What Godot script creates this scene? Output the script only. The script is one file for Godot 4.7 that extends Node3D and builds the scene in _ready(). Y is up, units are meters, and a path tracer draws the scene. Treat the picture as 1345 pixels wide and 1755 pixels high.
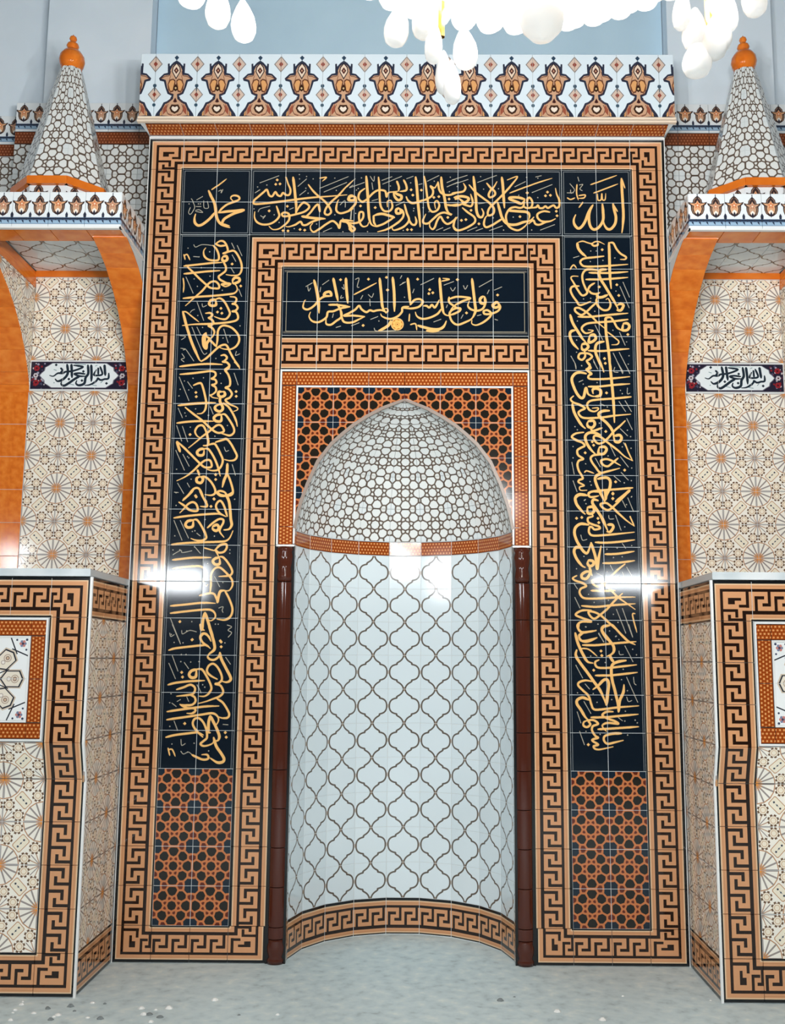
extends Node3D
# A tiled prayer niche with two tiled pulpits, a painted wall behind and a crystal chandelier above. Units are metres, y is up.

const TILE := 0.2
const GAP := 0.0021
const ARCH := [Vector2(0.600, 2.277), Vector2(0.584, 2.36), Vector2(0.566, 2.43), Vector2(0.532, 2.53), Vector2(0.478, 2.655), Vector2(0.404, 2.755), Vector2(0.342, 2.813), Vector2(0.28, 2.865), Vector2(0.211, 2.911), Vector2(0.129, 2.957), Vector2(0.066, 2.983), Vector2(0.0, 3.009)]
const BRACKET := [Vector2(-0.445, 3.15), Vector2(-0.43, 3.21), Vector2(-0.40, 3.28), Vector2(-0.33, 3.40), Vector2(-0.243, 3.511), Vector2(-0.15, 3.60), Vector2(-0.044, 3.675), Vector2(0.09, 3.75), Vector2(0.2, 3.79), Vector2(0.34, 3.825)]
const STEP := 0.322
const NICHE_R := 0.6

var M := {}
var cache := {}
var rng := RandomNumberGenerator.new()

const INK := {
	"L": [
		[0,204,55,229,38,252,41,269,65,277,94,268,108,252,113,286,101,314,98,338,127,357,170,361,209,346,240,309,245,272,240],
		[0,204,55,230,67,255,65,269,65],
		[0,193,65,212,89,225,123,224,152,196,156,164,149,143,128,139,99,150,80],
		[0,28,191,69,186,137,178,197,171,247,168],
		[1,251,132,269,130,276,147,265,159,249,156,246,142,251,132],
		[0,251,159,269,195,267,218,245,238,229,252,239,271,274,288,302,295],
		[0,30,236,94,229,162,221,235,216],
		[0,39,186,80,224,118,262,160,300,184,319,220,324,234,319,231,300,214,283,192,283,169,300,139,338,99,376,46,426],
		[0,31,384,122,374,213,367,285,359,322,352,339,333,334,309,320,295],
		[1,310,276,323,259,346,261,351,276,336,288,315,292,310,276],
		[1,247,300,274,295,302,295],
		[2,247,300,270,312,302,300],
		[1,214,390,191,395,182,414,197,426,219,421,218,400,214,390],
		[0,214,390,241,383,269,404,293,447,301,475,281,504,249,504,212,490],
		[0,300,373,327,376,337,390,328,409,315,414,333,418,345,437,334,454,316,459,337,463,349,489,343,510,309,522,246,530,173,535,105,537,33,545],
		[1,32,462,40,490,61,561,91,645,121,711,140,748,154,753],
		[0,149,755,180,734,211,701,246,668,273,656,291,663,310,701,334,743,362,780,367,798],
		[2,32,462,52,464,85,490,127,523],
		[0,164,471,189,469,201,480,192,494,183,499,199,509,209,527,198,542,183,546,204,560,216,584,207,607,190,626],
		[0,190,626,209,645,230,668],
		[1,170,589,155,612,159,659,174,678,177,650,190,622,176,608,170,589],
		[1,164,598,164,626,168,669],
		[0,230,668,235,626,236,579,251,551,278,544,319,560,352,597,360,630,345,663,314,682,278,682,250,673],
		[0,259,720,279,717,293,733,280,752,271,757,294,761,308,780,295,794,291,799,298,824],
		[3,298,50,315,84],
		[3,331,65,360,127],
		[3,303,122,325,161],
		[3,299,199,318,230],
		[3,348,328,366,371],
		[3,42,255,87,353],
		[2,26,262,32,305,30,348],
		[3,112,405,154,514],
		[3,75,467,84,455,99,448],
		[3,88,554,154,701,179,706],
		[3,117,554,139,598],
		[3,269,565,297,645],
		[3,61,688,106,753],
		[3,80,61,92,75,129,60,189,65],
		[3,346,696,342,719,365,710],
		[3,141,414,147,433,167,424],
		[3,21,603,53,608,31,627],
		[3,81,133,113,135],
		[4,305,178,359,309,249,442,230,464,255,471],
		[5,47,82,113,135,174,104,181,250,253,335,119,485,362,546,149,556,230,738,307,607,267,617,129,200,207,200,90,267,110,312],
		[2,25,121,33,152],
		[2,30,126,44,121,61,154],
		[3,29,678,56,683,43,688],
		[3,37,711,51,734,34,744,50,758],
		[0,27,786,104,776,185,770,268,773],
		[0,31,830,105,823,164,815,204,810,227,817,232,834,219,850,210,855,231,861,238,878,225,889,214,892,234,905,237,928,218,947,205,952,221,965,250,970],
		[0,292,757,309,775,303,796,285,803,304,831,316,868,313,896,291,907,311,917,328,942,317,965,293,979,314,1000,359,1020,362,1034,342,1043],
		[0,338,756,352,770,365,789],
		[0,110,894,135,883,153,883,165,910,178,956,186,998,181,1035,163,1055,137,1058],
		[0,68,1021,114,1058,169,1099,216,1144,252,1167,281,1165,290,1153,273,1126,251,1124,229,1140,199,1167,164,1195,121,1232,95,1254],
		[0,27,1010,67,1005,134,999,193,996,237,995],
		[1,269,931,253,933,252,952,268,961,288,951,285,933,269,931],
		[1,263,961,262,988,274,1007,279,1030,262,1044,239,1034,236,1016,256,1004,269,1007],
		[0,282,997,310,1016,338,1057,357,1098,365,1130],
		[1,271,1062,249,1064,231,1080,241,1099,268,1101,274,1085,271,1062],
		[0,271,1062,294,1062,322,1098,345,1139,346,1167,324,1183,293,1176,266,1167],
		[0,24,1113,71,1106,138,1101,228,1101],
		[0,179,1240,201,1238,205,1218,200,1195,189,1154,170,1126,144,1131,129,1159,141,1186,164,1199],
		[0,245,1220,276,1210,307,1203,330,1226,354,1267,368,1299,356,1321,329,1326,298,1319],
		[0,201,1238,237,1229,255,1249,274,1285,289,1322,281,1358,260,1380,229,1383,202,1376],
		[1,184,1259,162,1261,145,1277,154,1295,179,1293,184,1268],
		[0,184,1259,202,1258,220,1277,244,1317,263,1362,278,1412],
		[1,29,1218,36,1241,49,1277],
		[0,31,1218,77,1259,123,1304,160,1340,188,1363,219,1365,228,1353,218,1326,195,1324,165,1345,126,1386,83,1417,37,1440],
		[1,316,1344,314,1398,301,1434,292,1475],
		[0,316,1394,337,1443,352,1497,344,1519,313,1524,282,1518,266,1504,281,1497,308,1506,325,1533,328,1558],
		[0,151,1381,163,1408],
		[1,172,1417,184,1430,173,1451,151,1446,148,1426,163,1417,172,1417],
		[0,172,1417,194,1417,226,1444,250,1484,251,1511,229,1522,198,1518],
		[0,75,1552,105,1521,130,1489,152,1480,170,1493,190,1534,208,1558],
		[4,125,936,128,961,352,930,353,958,101,1179,252,1405,253,1432,247,1542,145,1525],
		[3,27,846,87,984],
		[3,76,874,104,911],
		[3,28,1026,54,1081],
		[3,23,1127,55,1214],
		[3,56,1131,89,1218],
		[3,24,1268,77,1381],
		[3,65,1291,103,1359],
		[3,207,1016,226,1060],
		[3,337,822,362,891],
		[3,343,1348,363,1407],
		[3,42,1454,78,1512],
		[3,96,1453,110,1476],
		[3,295,1249,305,1272,320,1267],
		[3,25,1505,47,1507],
		[5,57,869,106,853,165,850,84,922,35,918,67,1054,74,1072,99,1311,33,1377,127,1030,200,1067,101,1136,309,1126,240,1188,117,1431,265,882,259,824,363,1544,92,1304,29,957],
		[0,78,1547,105,1523,133,1493],
		[0,167,1493,187,1532,203,1561,209,1585,175,1585],
		[0,54,1562,84,1581,113,1603,147,1610,161,1602,151,1573,131,1561,107,1571,84,1596,61,1620],
		[1,311,1512,330,1551,338,1589,345,1652,351,1686,337,1710,309,1715],
		[0,258,1503,283,1524,321,1522,350,1502],
		[0,325,1638,304,1580,284,1553,265,1566,261,1590,281,1619,318,1640],
		[0,29,1649,91,1639,186,1629,267,1624,296,1631,316,1640],
		[1,135,1660,106,1668,95,1687,108,1702,134,1697,138,1673,135,1660],
		[0,135,1660,159,1660,189,1701,209,1744,210,1763,187,1776,153,1773,129,1764],
		[0,217,1703,245,1677,278,1655,302,1657,303,1676,285,1720,310,1756],
		[1,246,1696,269,1686,280,1705,266,1720,246,1710,246,1696],
		[0,23,1798,97,1790,192,1785,273,1782,320,1777,343,1758,359,1720],
		[0,265,1825,288,1801,321,1794,328,1811,313,1835,284,1840,265,1825,280,1854,285,1868],
		[1,285,1868,266,1873,253,1888,267,1906,291,1902,290,1873],
		[0,290,1863,309,1866,334,1892,358,1930,362,1953,345,1968,289,1973],
		[2,202,1814,246,1826,265,1830],
		[0,31,1882,76,1877,147,1869,242,1868],
		[0,33,1931,78,1924,149,1917,192,1919,216,1940,222,1964,204,1992,219,2025,229,2016],
		[0,244,2063,247,2011,246,1964,264,1930,292,1923,326,1949,360,1987,366,2020,348,2048,320,2048],
		[0,188,2077,235,2065,259,2065,273,2077,286,2115],
		[1,286,2115,292,2077,301,2053,324,2048],
		[0,324,2048,349,2091,370,2147,362,2189,330,2208,287,2204],
		[0,30,2135,110,2127,204,2117,275,2119],
		[0,31,2175,111,2165,205,2155,248,2155,272,2171,277,2195,255,2213,245,2209],
		[1,220,2171,210,2209,209,2256,219,2265],
		[1,220,2171,235,2209,251,2256,267,2302,273,2328],
		[0,207,2328,201,2302,219,2284,243,2298,258,2325],
		[4,248,1544,232,1585,149,1532,157,2317,310,2323,85,2219],
		[3,30,1663,79,1774],
		[3,65,1663,115,1762],
		[3,150,1807,184,1845],
		[3,265,1973,295,2027],
		[3,32,2201,89,2329],
		[3,161,1735,179,1749],
		[3,32,1853,74,1829,84,1841,136,1831],
		[3,295,2145,318,2138,314,2157,319,2169],
		[3,345,2236,369,2246,350,2264,370,2278,352,2302],
		[5,35,1509,38,1581,202,1658,135,1725,257,1751,38,1750,31,1827,150,1809,346,1825,346,1844,225,1902,313,2004,151,2219,125,2270,41,2289,279,2232,295,2232,69,1826,149,1721],
		[1,242,2234,258,2280,276,2336,278,2369,253,2392,241,2406],
		[0,241,2406,254,2420,277,2424,300,2410,309,2387],
		[1,309,2387,319,2420,344,2466,371,2516,370,2535,351,2544,328,2540],
		[1,200,2234,206,2267],
		[0,247,2355,213,2332,200,2304,211,2283,235,2288,250,2313],
		[0,31,2375,64,2365,134,2356,204,2348,232,2348,256,2364],
		[1,185,2476,158,2485,147,2504,159,2520,182,2517,186,2494,185,2476],
		[0,185,2476,213,2476,238,2508,263,2554,269,2581,255,2604,233,2618,205,2618],
		[0,299,2528,261,2508,242,2485,250,2457,273,2445,297,2461,319,2498,325,2530,309,2549,291,2554,319,2563,334,2595,316,2618,280,2632,243,2646,201,2657],
		[0,303,2632,332,2650,356,2682,371,2713,362,2732,334,2734,311,2727],
		[0,34,2560,71,2550,141,2541,230,2536],
		[0,82,2585,119,2573,156,2559,180,2573,180,2596,158,2610,83,2619],
		[0,158,2612,181,2623,187,2646,169,2664,136,2667,104,2663],
		[0,104,2663,142,2681,179,2683,189,2696,171,2710,143,2710],
		[0,35,2702,77,2695,147,2685,239,2673,314,2670],
		[0,35,2745,79,2738,148,2728,217,2717,278,2709,306,2723,314,2746,303,2769,289,2769],
		[1,269,2723,261,2755,262,2805,272,2810],
		[1,269,2723,284,2750,304,2787,321,2827,315,2850,297,2855],
		[0,231,2833,193,2796,177,2765,186,2740,209,2737,233,2760,251,2801,254,2837,236,2855,221,2869,233,2880,260,2878,288,2864,291,2837],
		[1,291,2837,307,2882,336,2922,351,2949,342,2965,314,2967,277,2945],
		[0,34,2836,82,2824,151,2815,202,2810,235,2823],
		[0,179,2928,226,2950,254,2952,267,2943,258,2927,230,2927],
		[3,118,2910,133,2924,160,2914,189,2937],
		[2,48,2893,59,2933],
		[2,51,2902,71,2901,89,2937],
		[4,156,2318,314,2329,315,2355,106,2493,112,2518,133,2765,353,2809,359,2834],
		[3,44,2235,93,2340],
		[3,51,2403,85,2486],
		[3,34,2444,73,2527],
		[3,118,2439,143,2472],
		[3,342,2410,369,2447],
		[3,193,2559,213,2600],
		[3,75,2752,95,2799],
		[3,59,2656,83,2674],
		[3,97,2267,103,2286,140,2267,178,2274],
		[3,139,2623,150,2646],
		[3,87,2647,105,2637],
		[3,340,2768,366,2770],
		[3,32,2282,38,2300,56,2291],
		[3,116,2847,121,2878,140,2869],
		[5,58,2333,107,2335,99,2435,153,2437,198,2434,100,2398,126,2398,221,2559,233,2572,52,2606,47,2654,53,2781,68,2872,188,2867,155,2914,335,2334,266,2907],
	],
	"R": [
		[2,90,39,117,32,144,41,167,46,186,36,204,34,222,41,240,51],
		[0,167,48,181,60,199,56,204,43],
		[1,85,44,89,73,107,101,134,125],
		[0,234,123,179,130,124,137,101,154,106,173,128,185,201,185,274,180,372,172],
		[1,266,41,267,106,267,178,268,249,273,316],
		[0,268,41,291,43,308,77,331,106,362,127,357,141,330,142],
		[0,150,221,223,223,291,221,371,215],
		[0,131,262,222,261,291,256,370,249],
		[1,246,202,214,206,205,226,213,259,235,297,261,344,288,392,305,425,309,444],
		[1,305,444,327,443,341,415,324,406,305,415],
		[0,201,207,160,202,128,207,111,235,113,274,126,312,137,340,120,357,102,354,80,321,58,279,45,255,54,243,86,243],
		[0,139,331,153,302,181,283],
		[0,148,331,162,345,189,349,207,340],
		[0,90,302,53,305,41,326,52,359,74,392,92,414,124,406,156,394],
		[0,197,368,188,392,201,425,228,444,255,439,267,411,256,378,242,382],
		[1,193,354,197,368,220,368,252,354],
		[0,197,392,165,420,128,456,100,473,69,454,65,435,83,430,105,440,132,458,163,486,194,519,230,552],
		[2,247,575,283,603,309,627,300,645,268,648],
		[0,82,484,150,484,240,474,365,462],
		[0,364,499,285,510,194,517,135,524,106,543,103,562,121,581,148,578,166,566,139,562],
		[1,267,486,240,491,237,519,238,580,246,650,253,720,256,790,258,815],
		[0,267,486,285,514,302,547,329,566],
		[1,339,523,361,523,372,540,360,561,333,563,334,542,339,523],
		[1,37,473,50,520,76,567,102,609,122,632],
		[1,148,595,170,590,181,609,165,627,142,634,143,609,148,595],
		[1,62,564,40,572,33,595,48,637,79,674],
		[1,102,646,124,641,137,660,119,679,101,674,99,651],
		[0,114,684,118,716,100,737,80,726,87,702,114,698,141,702,157,718,141,735,127,744,140,767,149,786,130,800,143,816],
		[0,137,683,213,685,281,678,367,671],
		[1,224,629,192,637,178,660,179,697,194,739,211,781,220,806],
		[4,226,84,306,294,316,358,205,307,362,589,226,730,230,758],
		[2,41,202,53,183,64,178,78,197],
		[3,342,278,377,368],
		[3,324,304,373,429],
		[3,178,533,217,618],
		[3,315,575,345,650],
		[3,276,697,327,815],
		[3,310,692,368,815],
		[3,163,735,184,786],
		[3,37,716,61,763,65,791],
		[3,61,133,93,123],
		[3,283,781,278,804,301,808],
		[5,162,92,194,92,298,134,158,156,229,149,300,332,156,376,115,380,178,451,77,510,277,564,354,631,71,621,69,693,97,772,366,713,360,762],
		[1,255,748,260,818,267,910,272,1002,274,1098],
		[0,131,749,144,767,135,786,124,795,144,809,152,818,137,827,134,841,152,848,210,848,277,843,367,833],
		[1,121,816,85,809,58,818,40,846,46,883,65,929,87,957,105,952,119,901,130,934,150,947,172,950],
		[1,172,950,197,943,200,915,178,903,157,910,159,933],
		[0,133,892,187,892,277,882,366,875],
		[0,371,951,275,961,185,968,140,977,124,998,135,1025,162,1035,184,1025,184,1014,153,1016],
		[0,47,948,31,966,46,985,82,998,111,1016,86,1030,74,1044,90,1067,125,1074,206,1069,273,1059,366,1050],
		[1,40,994,50,1040,72,1085,93,1117,111,1133],
		[1,129,1092,156,1089,165,1108,151,1128,129,1124,122,1108,129,1092],
		[0,142,1140,159,1146,204,1130],
		[1,246,1030,211,1032,188,1048,197,1071,227,1098,253,1130,266,1162,269,1198],
		[1,274,1176,301,1171,312,1189,296,1209,274,1205,270,1185],
		[0,334,1089,307,1116,271,1148,239,1185,207,1212,180,1217,158,1194,163,1176,190,1180,216,1198,251,1226,290,1257,329,1293,371,1316],
		[2,331,1216,348,1266,371,1316],
		[0,101,1156,57,1163,34,1183,61,1201,92,1213,105,1231,82,1244,64,1258,68,1285,96,1306,72,1317,63,1340,71,1376,92,1414,72,1425,68,1438,98,1456,74,1465,78,1483,113,1483],
		[1,195,1171,159,1158,128,1160,110,1181,118,1217,140,1253,166,1280],
		[1,189,1239,215,1237,226,1253,210,1276,184,1276,184,1253,189,1239],
		[0,197,1282,157,1285,139,1299,143,1321,164,1353,190,1384,230,1377,297,1359],
		[0,289,1302,262,1325,231,1348,204,1339,196,1316,223,1307,254,1316,302,1343],
		[1,199,1388,168,1402,161,1425,175,1469,196,1514,209,1547],
		[1,176,1418,221,1411,242,1429,239,1469,223,1505,213,1541],
		[0,367,1468,285,1476,197,1483,144,1490,122,1501,130,1519,152,1523,179,1514],
		[1,351,1482,315,1513,270,1547],
		[1,104,1510,69,1510,48,1528,55,1548],
		[4,233,929,224,1151,108,1272,149,1208,156,1228,325,1370,273,1435,256,1500,255,1529],
		[3,59,758,65,791],
		[3,165,748,189,792],
		[3,298,748,330,808],
		[3,336,748,368,813],
		[3,303,979,338,1034],
		[3,337,974,371,1034],
		[3,344,1075,373,1139],
		[3,306,1134,346,1175],
		[3,322,1212,344,1252],
		[3,247,1230,274,1289],
		[3,303,1293,346,1352],
		[3,165,1303,191,1352],
		[3,32,1326,44,1394],
		[3,37,1430,58,1492],
		[2,102,1384,115,1375,155,1389],
		[3,305,1383,344,1424],
		[3,265,1402,300,1433],
		[3,352,900,351,933,365,930],
		[3,80,865,102,855],
		[3,198,993,220,1002],
		[5,104,878,312,914,322,933,183,869,236,1009,53,1124,66,1142,191,1103,363,1180,346,1143,364,1245,315,1237,40,1236,39,1301,109,1335,234,1289,365,1358,321,1440,361,1428,132,1434,138,1454,359,1520,103,1537],
		[1,113,1512,70,1507,48,1527,54,1561,78,1594,101,1616],
		[1,116,1580,145,1577,151,1599,135,1613,116,1609,114,1587,116,1580],
		[0,135,1613,144,1628,117,1638,119,1662,148,1676,176,1685,180,1697,152,1702,138,1690,124,1690,121,1719,142,1736,208,1733,280,1726,370,1716],
		[0,194,1492,142,1490,122,1507,136,1522,179,1514],
		[1,213,1482,217,1536],
		[1,174,1541,150,1536,143,1555,164,1589,191,1632,209,1676,223,1709],
		[1,224,1675,247,1675,254,1690,237,1714,218,1714],
		[0,352,1482,308,1526,264,1569,230,1594,202,1584,188,1562,217,1555,245,1574,282,1608,329,1651,371,1682],
		[2,348,1627,371,1682],
		[0,155,1774,207,1776,279,1771,371,1759],
		[0,206,1838,277,1835,367,1821],
		[0,195,1888,276,1885,368,1873],
		[1,119,1676,76,1671,47,1691,40,1724,51,1763,69,1796,93,1827,111,1829,131,1777],
		[1,131,1777,154,1853,162,1919,172,1857,186,1795],
		[1,79,1801,46,1803,36,1825,49,1863,77,1901,96,1912],
		[1,115,1872,139,1877,141,1896,122,1905,110,1891,115,1872],
		[1,119,1910,124,1938,104,1972,80,1972,76,1953,100,1936,124,1938,133,1957],
		[0,314,1892,275,1923,236,1961,203,1995,169,2016,141,2004,132,1986,151,1981,179,1992,202,2009,235,2037,272,2074,318,2107,364,2140],
		[0,296,2053,272,2074,243,2103,209,2140,176,2169,142,2192,119,2178,110,2155,138,2155,175,2173,212,2206,258,2248,322,2308],
		[0,48,1958,26,1972,42,1986,85,2000,99,2014,70,2028,63,2052,83,2078,130,2082,201,2079,272,2074,366,2072],
		[0,126,2038,202,2039,258,2037],
		[0,73,2122,153,2127,247,2117,365,2109],
		[0,124,2146,73,2148,39,2170,72,2188,123,2206,72,2207,48,2226,57,2253,85,2267,150,2253],
		[0,80,2267,56,2281,65,2309,102,2309,154,2293],
		[1,216,2227,188,2234,181,2253,197,2285,219,2315],
		[4,53,1640,82,1635,172,1640,176,1664,256,1504,255,1531],
		[3,268,1622,297,1706],
		[3,339,1525,368,1600],
		[3,308,1540,326,1579],
		[3,351,1627,362,1665],
		[3,302,1780,320,1804],
		[3,233,1900,247,1928],
		[3,323,1909,354,1965],
		[3,298,1937,316,1975],
		[3,33,2000,51,2029],
		[3,36,2076,63,2134],
		[3,261,2140,309,2266],
		[3,294,2135,346,2289],
		[2,363,2163,349,2172,370,2261],
		[3,162,2272,191,2316],
		[3,33,2268,46,2316],
		[3,157,1943,189,1957],
		[3,75,1734,84,1762,108,1758],
		[3,230,1623,234,1642,258,1642],
		[5,107,1560,98,1541,318,1687,273,1804,216,1810,354,1792,90,1851,300,1852,251,1857,48,1920,216,1935,279,1961,112,2059,142,2103,219,2091,244,2168,92,2235,160,2220,268,2210,221,2257,257,2285,361,1518,331,1564],
		[0,57,2222,52,2246,75,2264,150,2255],
		[0,80,2267,56,2288,70,2311,102,2315,154,2294],
		[1,221,2226,193,2231,181,2250,192,2273,220,2310,240,2338,242,2366,227,2384,204,2394],
		[1,218,2389,231,2412,240,2421],
		[0,236,2221,277,2268,318,2309,359,2330],
		[0,74,2334,149,2334,243,2324,364,2314],
		[1,35,2269,46,2316,60,2353,78,2390,100,2422,128,2429],
		[2,64,2353,106,2357,152,2394],
		[1,41,2362,36,2390,58,2427,95,2477,131,2528,163,2573,185,2619,196,2651],
		[1,196,2651,204,2592,210,2541,201,2518,182,2523,154,2551,126,2571],
		[0,161,2412,142,2422,142,2440,160,2454,216,2454,286,2446,364,2437],
		[0,141,2496,215,2495,285,2488,367,2478],
		[1,306,2414,264,2421,235,2435,226,2463,229,2518,242,2573,254,2628,260,2687],
		[1,260,2687,268,2628,288,2586,293,2545],
		[0,122,2528,85,2523,52,2533,47,2551,74,2579,102,2606,115,2647,128,2674,165,2676,258,2664,370,2655],
		[1,101,2624,69,2613,41,2625,38,2647,59,2679,81,2716,99,2734],
		[0,95,2734,74,2743,71,2761,89,2770,108,2756,99,2736,127,2733,150,2752,122,2765,117,2788,135,2815,148,2824,120,2833,120,2842,148,2860,124,2869,133,2883,161,2885,226,2871],
		[0,113,2718,188,2717,280,2708,366,2700],
		[0,230,2687,197,2688,174,2706,201,2724,238,2737,256,2751,201,2747,173,2760,182,2779,195,2792],
		[0,149,2781,232,2776,367,2766],
		[0,273,2801,223,2803,185,2815,180,2837,198,2855,235,2848,282,2837],
		[4,174,2366,178,2391,132,2468,95,2861],
		[3,164,2268,189,2317],
		[3,303,2337,345,2421],
		[3,292,2221,309,2268],
		[3,327,2221,346,2286],
		[3,357,2221,370,2263],
		[3,35,2441,71,2510],
		[3,308,2504,365,2636],
		[3,76,2634,112,2697],
		[3,38,2689,57,2748],
		[3,50,2793,74,2861],
		[3,84,2542,107,2569],
		[3,259,2719,280,2735],
		[3,346,2504,349,2536,359,2545],
		[3,270,2365,274,2384,293,2384],
		[3,306,2609,315,2632,333,2627],
		[5,95,2236,221,2257,253,2287,271,2303,117,2394,345,2356,365,2386,196,2426,291,2462,280,2518,42,2590,127,2594,147,2638,224,2623,311,2577,297,2685,293,2737,349,2732,360,2746,84,2793,160,2806,306,2809],
	],
	"T": [
		[0,201,47,213,86,228,124,224,153,206,158,187,144,174,163,156,158,142,139,124,165,106,158,92,125,74,139,43,168,19,192,24,211,98,206,211,192,346,174,482,162,557,155],
		[1,242,47,250,105,258,172,264,220,262,263],
		[0,333,93,359,129,396,167,438,205,461,239,466,262,448,277,430,267,438,234,465,200,505,162,549,109,591,66],
		[0,151,225,163,259,168,287,146,316,111,335,70,337,38,321,24,292,25,259],
		[0,263,268,280,230,306,203,334,215,339,234,312,258,267,273,231,282,195,287,184,273,199,263,222,273,225,306,205,335,170,363,134,368,111,349],
		[0,402,258,393,215,375,225,348,263,322,287,299,287],
		[1,299,287,372,298,433,301],
		[0,421,298,359,320,327,339,305,339,291,320,260,339,224,351,206,349],
		[0,595,314,552,310,525,315,517,357,503,334,476,315,440,334,404,362,373,382,355,372,350,348,363,329],
		[1,530,315,566,324,580,357,596,376],
		[1,593,162,573,167,568,186,593,190],
		[0,594,238,560,257,520,267,497,248,501,205,510,186],
		[4,151,64,143,91,168,89,212,225,109,254,193,375,220,377,290,368,317,372],
		[3,50,82,160,38],
		[3,400,114,564,42],
		[3,423,138,555,78],
		[3,272,103,321,57],
		[3,283,158,318,129],
		[3,45,259,58,240,112,225],
		[3,24,144,51,125],
		[3,226,244,248,234],
		[3,423,381,472,358],
		[3,572,109,592,95],
		[2,398,52,435,47,412,71],
		[3,60,283,73,292,87,283,74,302],
		[3,519,215,546,191,549,229],
		[3,587,248,584,305],
		[5,321,42,318,115,278,30,280,57,360,57,37,108,20,242,139,278,169,325,332,146,485,52,495,128,489,277,538,381,386,334,256,363,536,300,91,96],
		[1,588,157,571,167,574,187,598,187,605,172,588,157],
		[0,588,157,607,177,607,207,584,237,561,258],
		[1,667,40,673,106,679,182,684,257,690,308,704,338,728,348],
		[0,728,348,771,332,809,307,832,290],
		[1,832,292,775,272,742,272,713,282],
		[0,713,282,716,322,728,342],
		[0,659,116,630,141,624,177,646,197,674,182,688,166,712,141,740,126,778,131,788,166,798,141,826,136,855,131],
		[1,826,136,850,151,872,161,870,181,851,186,831,161,826,136],
		[0,845,70,857,105,855,131],
		[0,885,62,900,95,900,125,864,133],
		[0,739,45,745,106,748,181,756,227,775,252,804,252,820,227,812,191,793,196,794,227],
		[0,901,166,913,191,941,204,989,191,1027,176,1051,155,1055,125,1041,100,1065,110,1084,74],
		[1,955,44,962,105,970,206,978,282,983,349],
		[0,1003,39,1012,90,1022,171,1032,231,1051,256,1080,246,1092,216,1080,191,1065,201,1070,236],
		[1,1103,44,1108,105,1122,170,1132,231,1146,261,1165,271],
		[0,1084,74,1091,120,1108,145,1146,155,1201,140],
		[0,1201,210,1161,216,1132,211],
		[0,1201,175,1184,180],
		[0,562,328,586,343,605,363,591,378,572,363],
		[0,562,323,600,328,633,318,652,293,651,262,632,262,628,293,635,328,652,348,676,343,685,323],
		[1,856,234,842,247,847,267,870,262,865,242,856,234],
		[0,856,234,880,252,885,282,866,312,828,342,786,367,738,380],
		[0,891,211,904,262,918,307,895,342,862,362,828,370,819,352],
		[0,918,307,933,332,952,337,961,317,954,287],
		[0,1161,276,1123,261,1089,271,1056,301,1028,327,1004,327,999,307,1013,271],
		[0,1189,291,1175,311,1142,331,1118,316,1099,286,1080,311,1066,351,1052,364,1037,347,1037,322],
		[0,1180,316,1175,346,1189,364,1201,366],
		[4,929,123,939,156,989,125,636,222,722,232,1060,170,1089,165,909,367,933,367,1142,291,1149,180],
		[3,558,106,603,55],
		[3,573,111,656,78],
		[3,759,65,816,42],
		[3,764,88,873,39],
		[3,902,54,940,39],
		[3,1022,69,1089,34],
		[3,1137,77,1201,49],
		[3,1137,104,1201,74],
		[3,703,192,736,182],
		[3,841,217,889,196],
		[3,974,90,993,85],
		[3,1075,371,1113,354],
		[3,1118,371,1156,354],
		[3,584,253,580,303],
		[3,691,40,711,70,715,40],
		[3,701,80,707,121],
		[5,639,50,807,100,926,80,1156,44,608,268,679,380,611,126,621,116,946,236,944,251,1032,256,885,372,1151,135,1062,69,999,231],
		[1,1290,40,1297,107,1304,185,1307,247,1319,283,1338,288,1348,263,1338,237],
		[0,1265,92,1304,139,1348,175,1387,206,1407,237,1402,268,1377,278,1373,257,1387,226,1427,185,1471,138,1510,91,1545,39,1486,60],
		[0,1368,81,1388,107,1412,133,1412,154,1388,169,1378,154,1388,128,1408,102,1425,71],
		[1,1454,44,1459,91,1463,159,1468,231],
		[1,1429,200,1441,247,1455,293,1484,329,1533,334,1577,319,1616,308,1636,288],
		[0,1455,298,1431,314,1392,340,1362,350,1350,330,1358,293,1372,278],
		[1,1586,179,1549,169,1505,169,1500,179,1539,195,1568,205,1586,184],
		[0,1586,184,1578,221,1558,231,1529,226,1500,236,1480,267,1477,298,1489,339,1518,362,1552,367,1591,339,1606,308],
		[1,1490,247,1548,252,1597,257,1611,277,1606,303],
		[0,1578,221,1597,231,1622,226,1629,195,1613,169,1600,184,1602,221],
		[0,1622,231,1651,226,1661,215,1671,231,1690,231,1705,220,1719,231,1739,220,1754,215,1768,230,1785,220,1786,184,1772,148,1765,111],
		[0,1729,256,1695,251,1660,267,1660,293,1684,313,1728,313,1762,297],
		[0,1728,313,1704,318,1669,334,1645,329,1633,308,1606,329],
		[0,1167,144,1197,139,1231,131,1243,108,1231,82],
		[1,1180,170,1216,162,1255,170,1260,185,1236,201,1216,185,1197,170],
		[0,1221,206,1250,216,1275,221,1285,196,1273,149],
		[0,1167,217,1197,217,1226,206],
		[0,1226,232,1255,258,1294,289,1297,319,1265,345,1221,366,1192,369,1177,351,1182,315,1197,289],
		[2,1500,141,1584,107,1658,78,1746,49],
		[4,1718,135,1706,158,1735,155,1601,140,1558,285,1768,251,1772,279,1321,330,1275,247,1219,309,1245,304],
		[3,1167,61,1253,32],
		[3,1167,90,1258,58],
		[3,1314,76,1423,32],
		[3,1530,102,1592,70],
		[3,1628,138,1746,88],
		[3,1674,367,1757,333],
		[3,1255,373,1309,350],
		[3,1304,373,1343,358],
		[3,1382,371,1455,342],
		[3,1319,206,1353,201],
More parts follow.
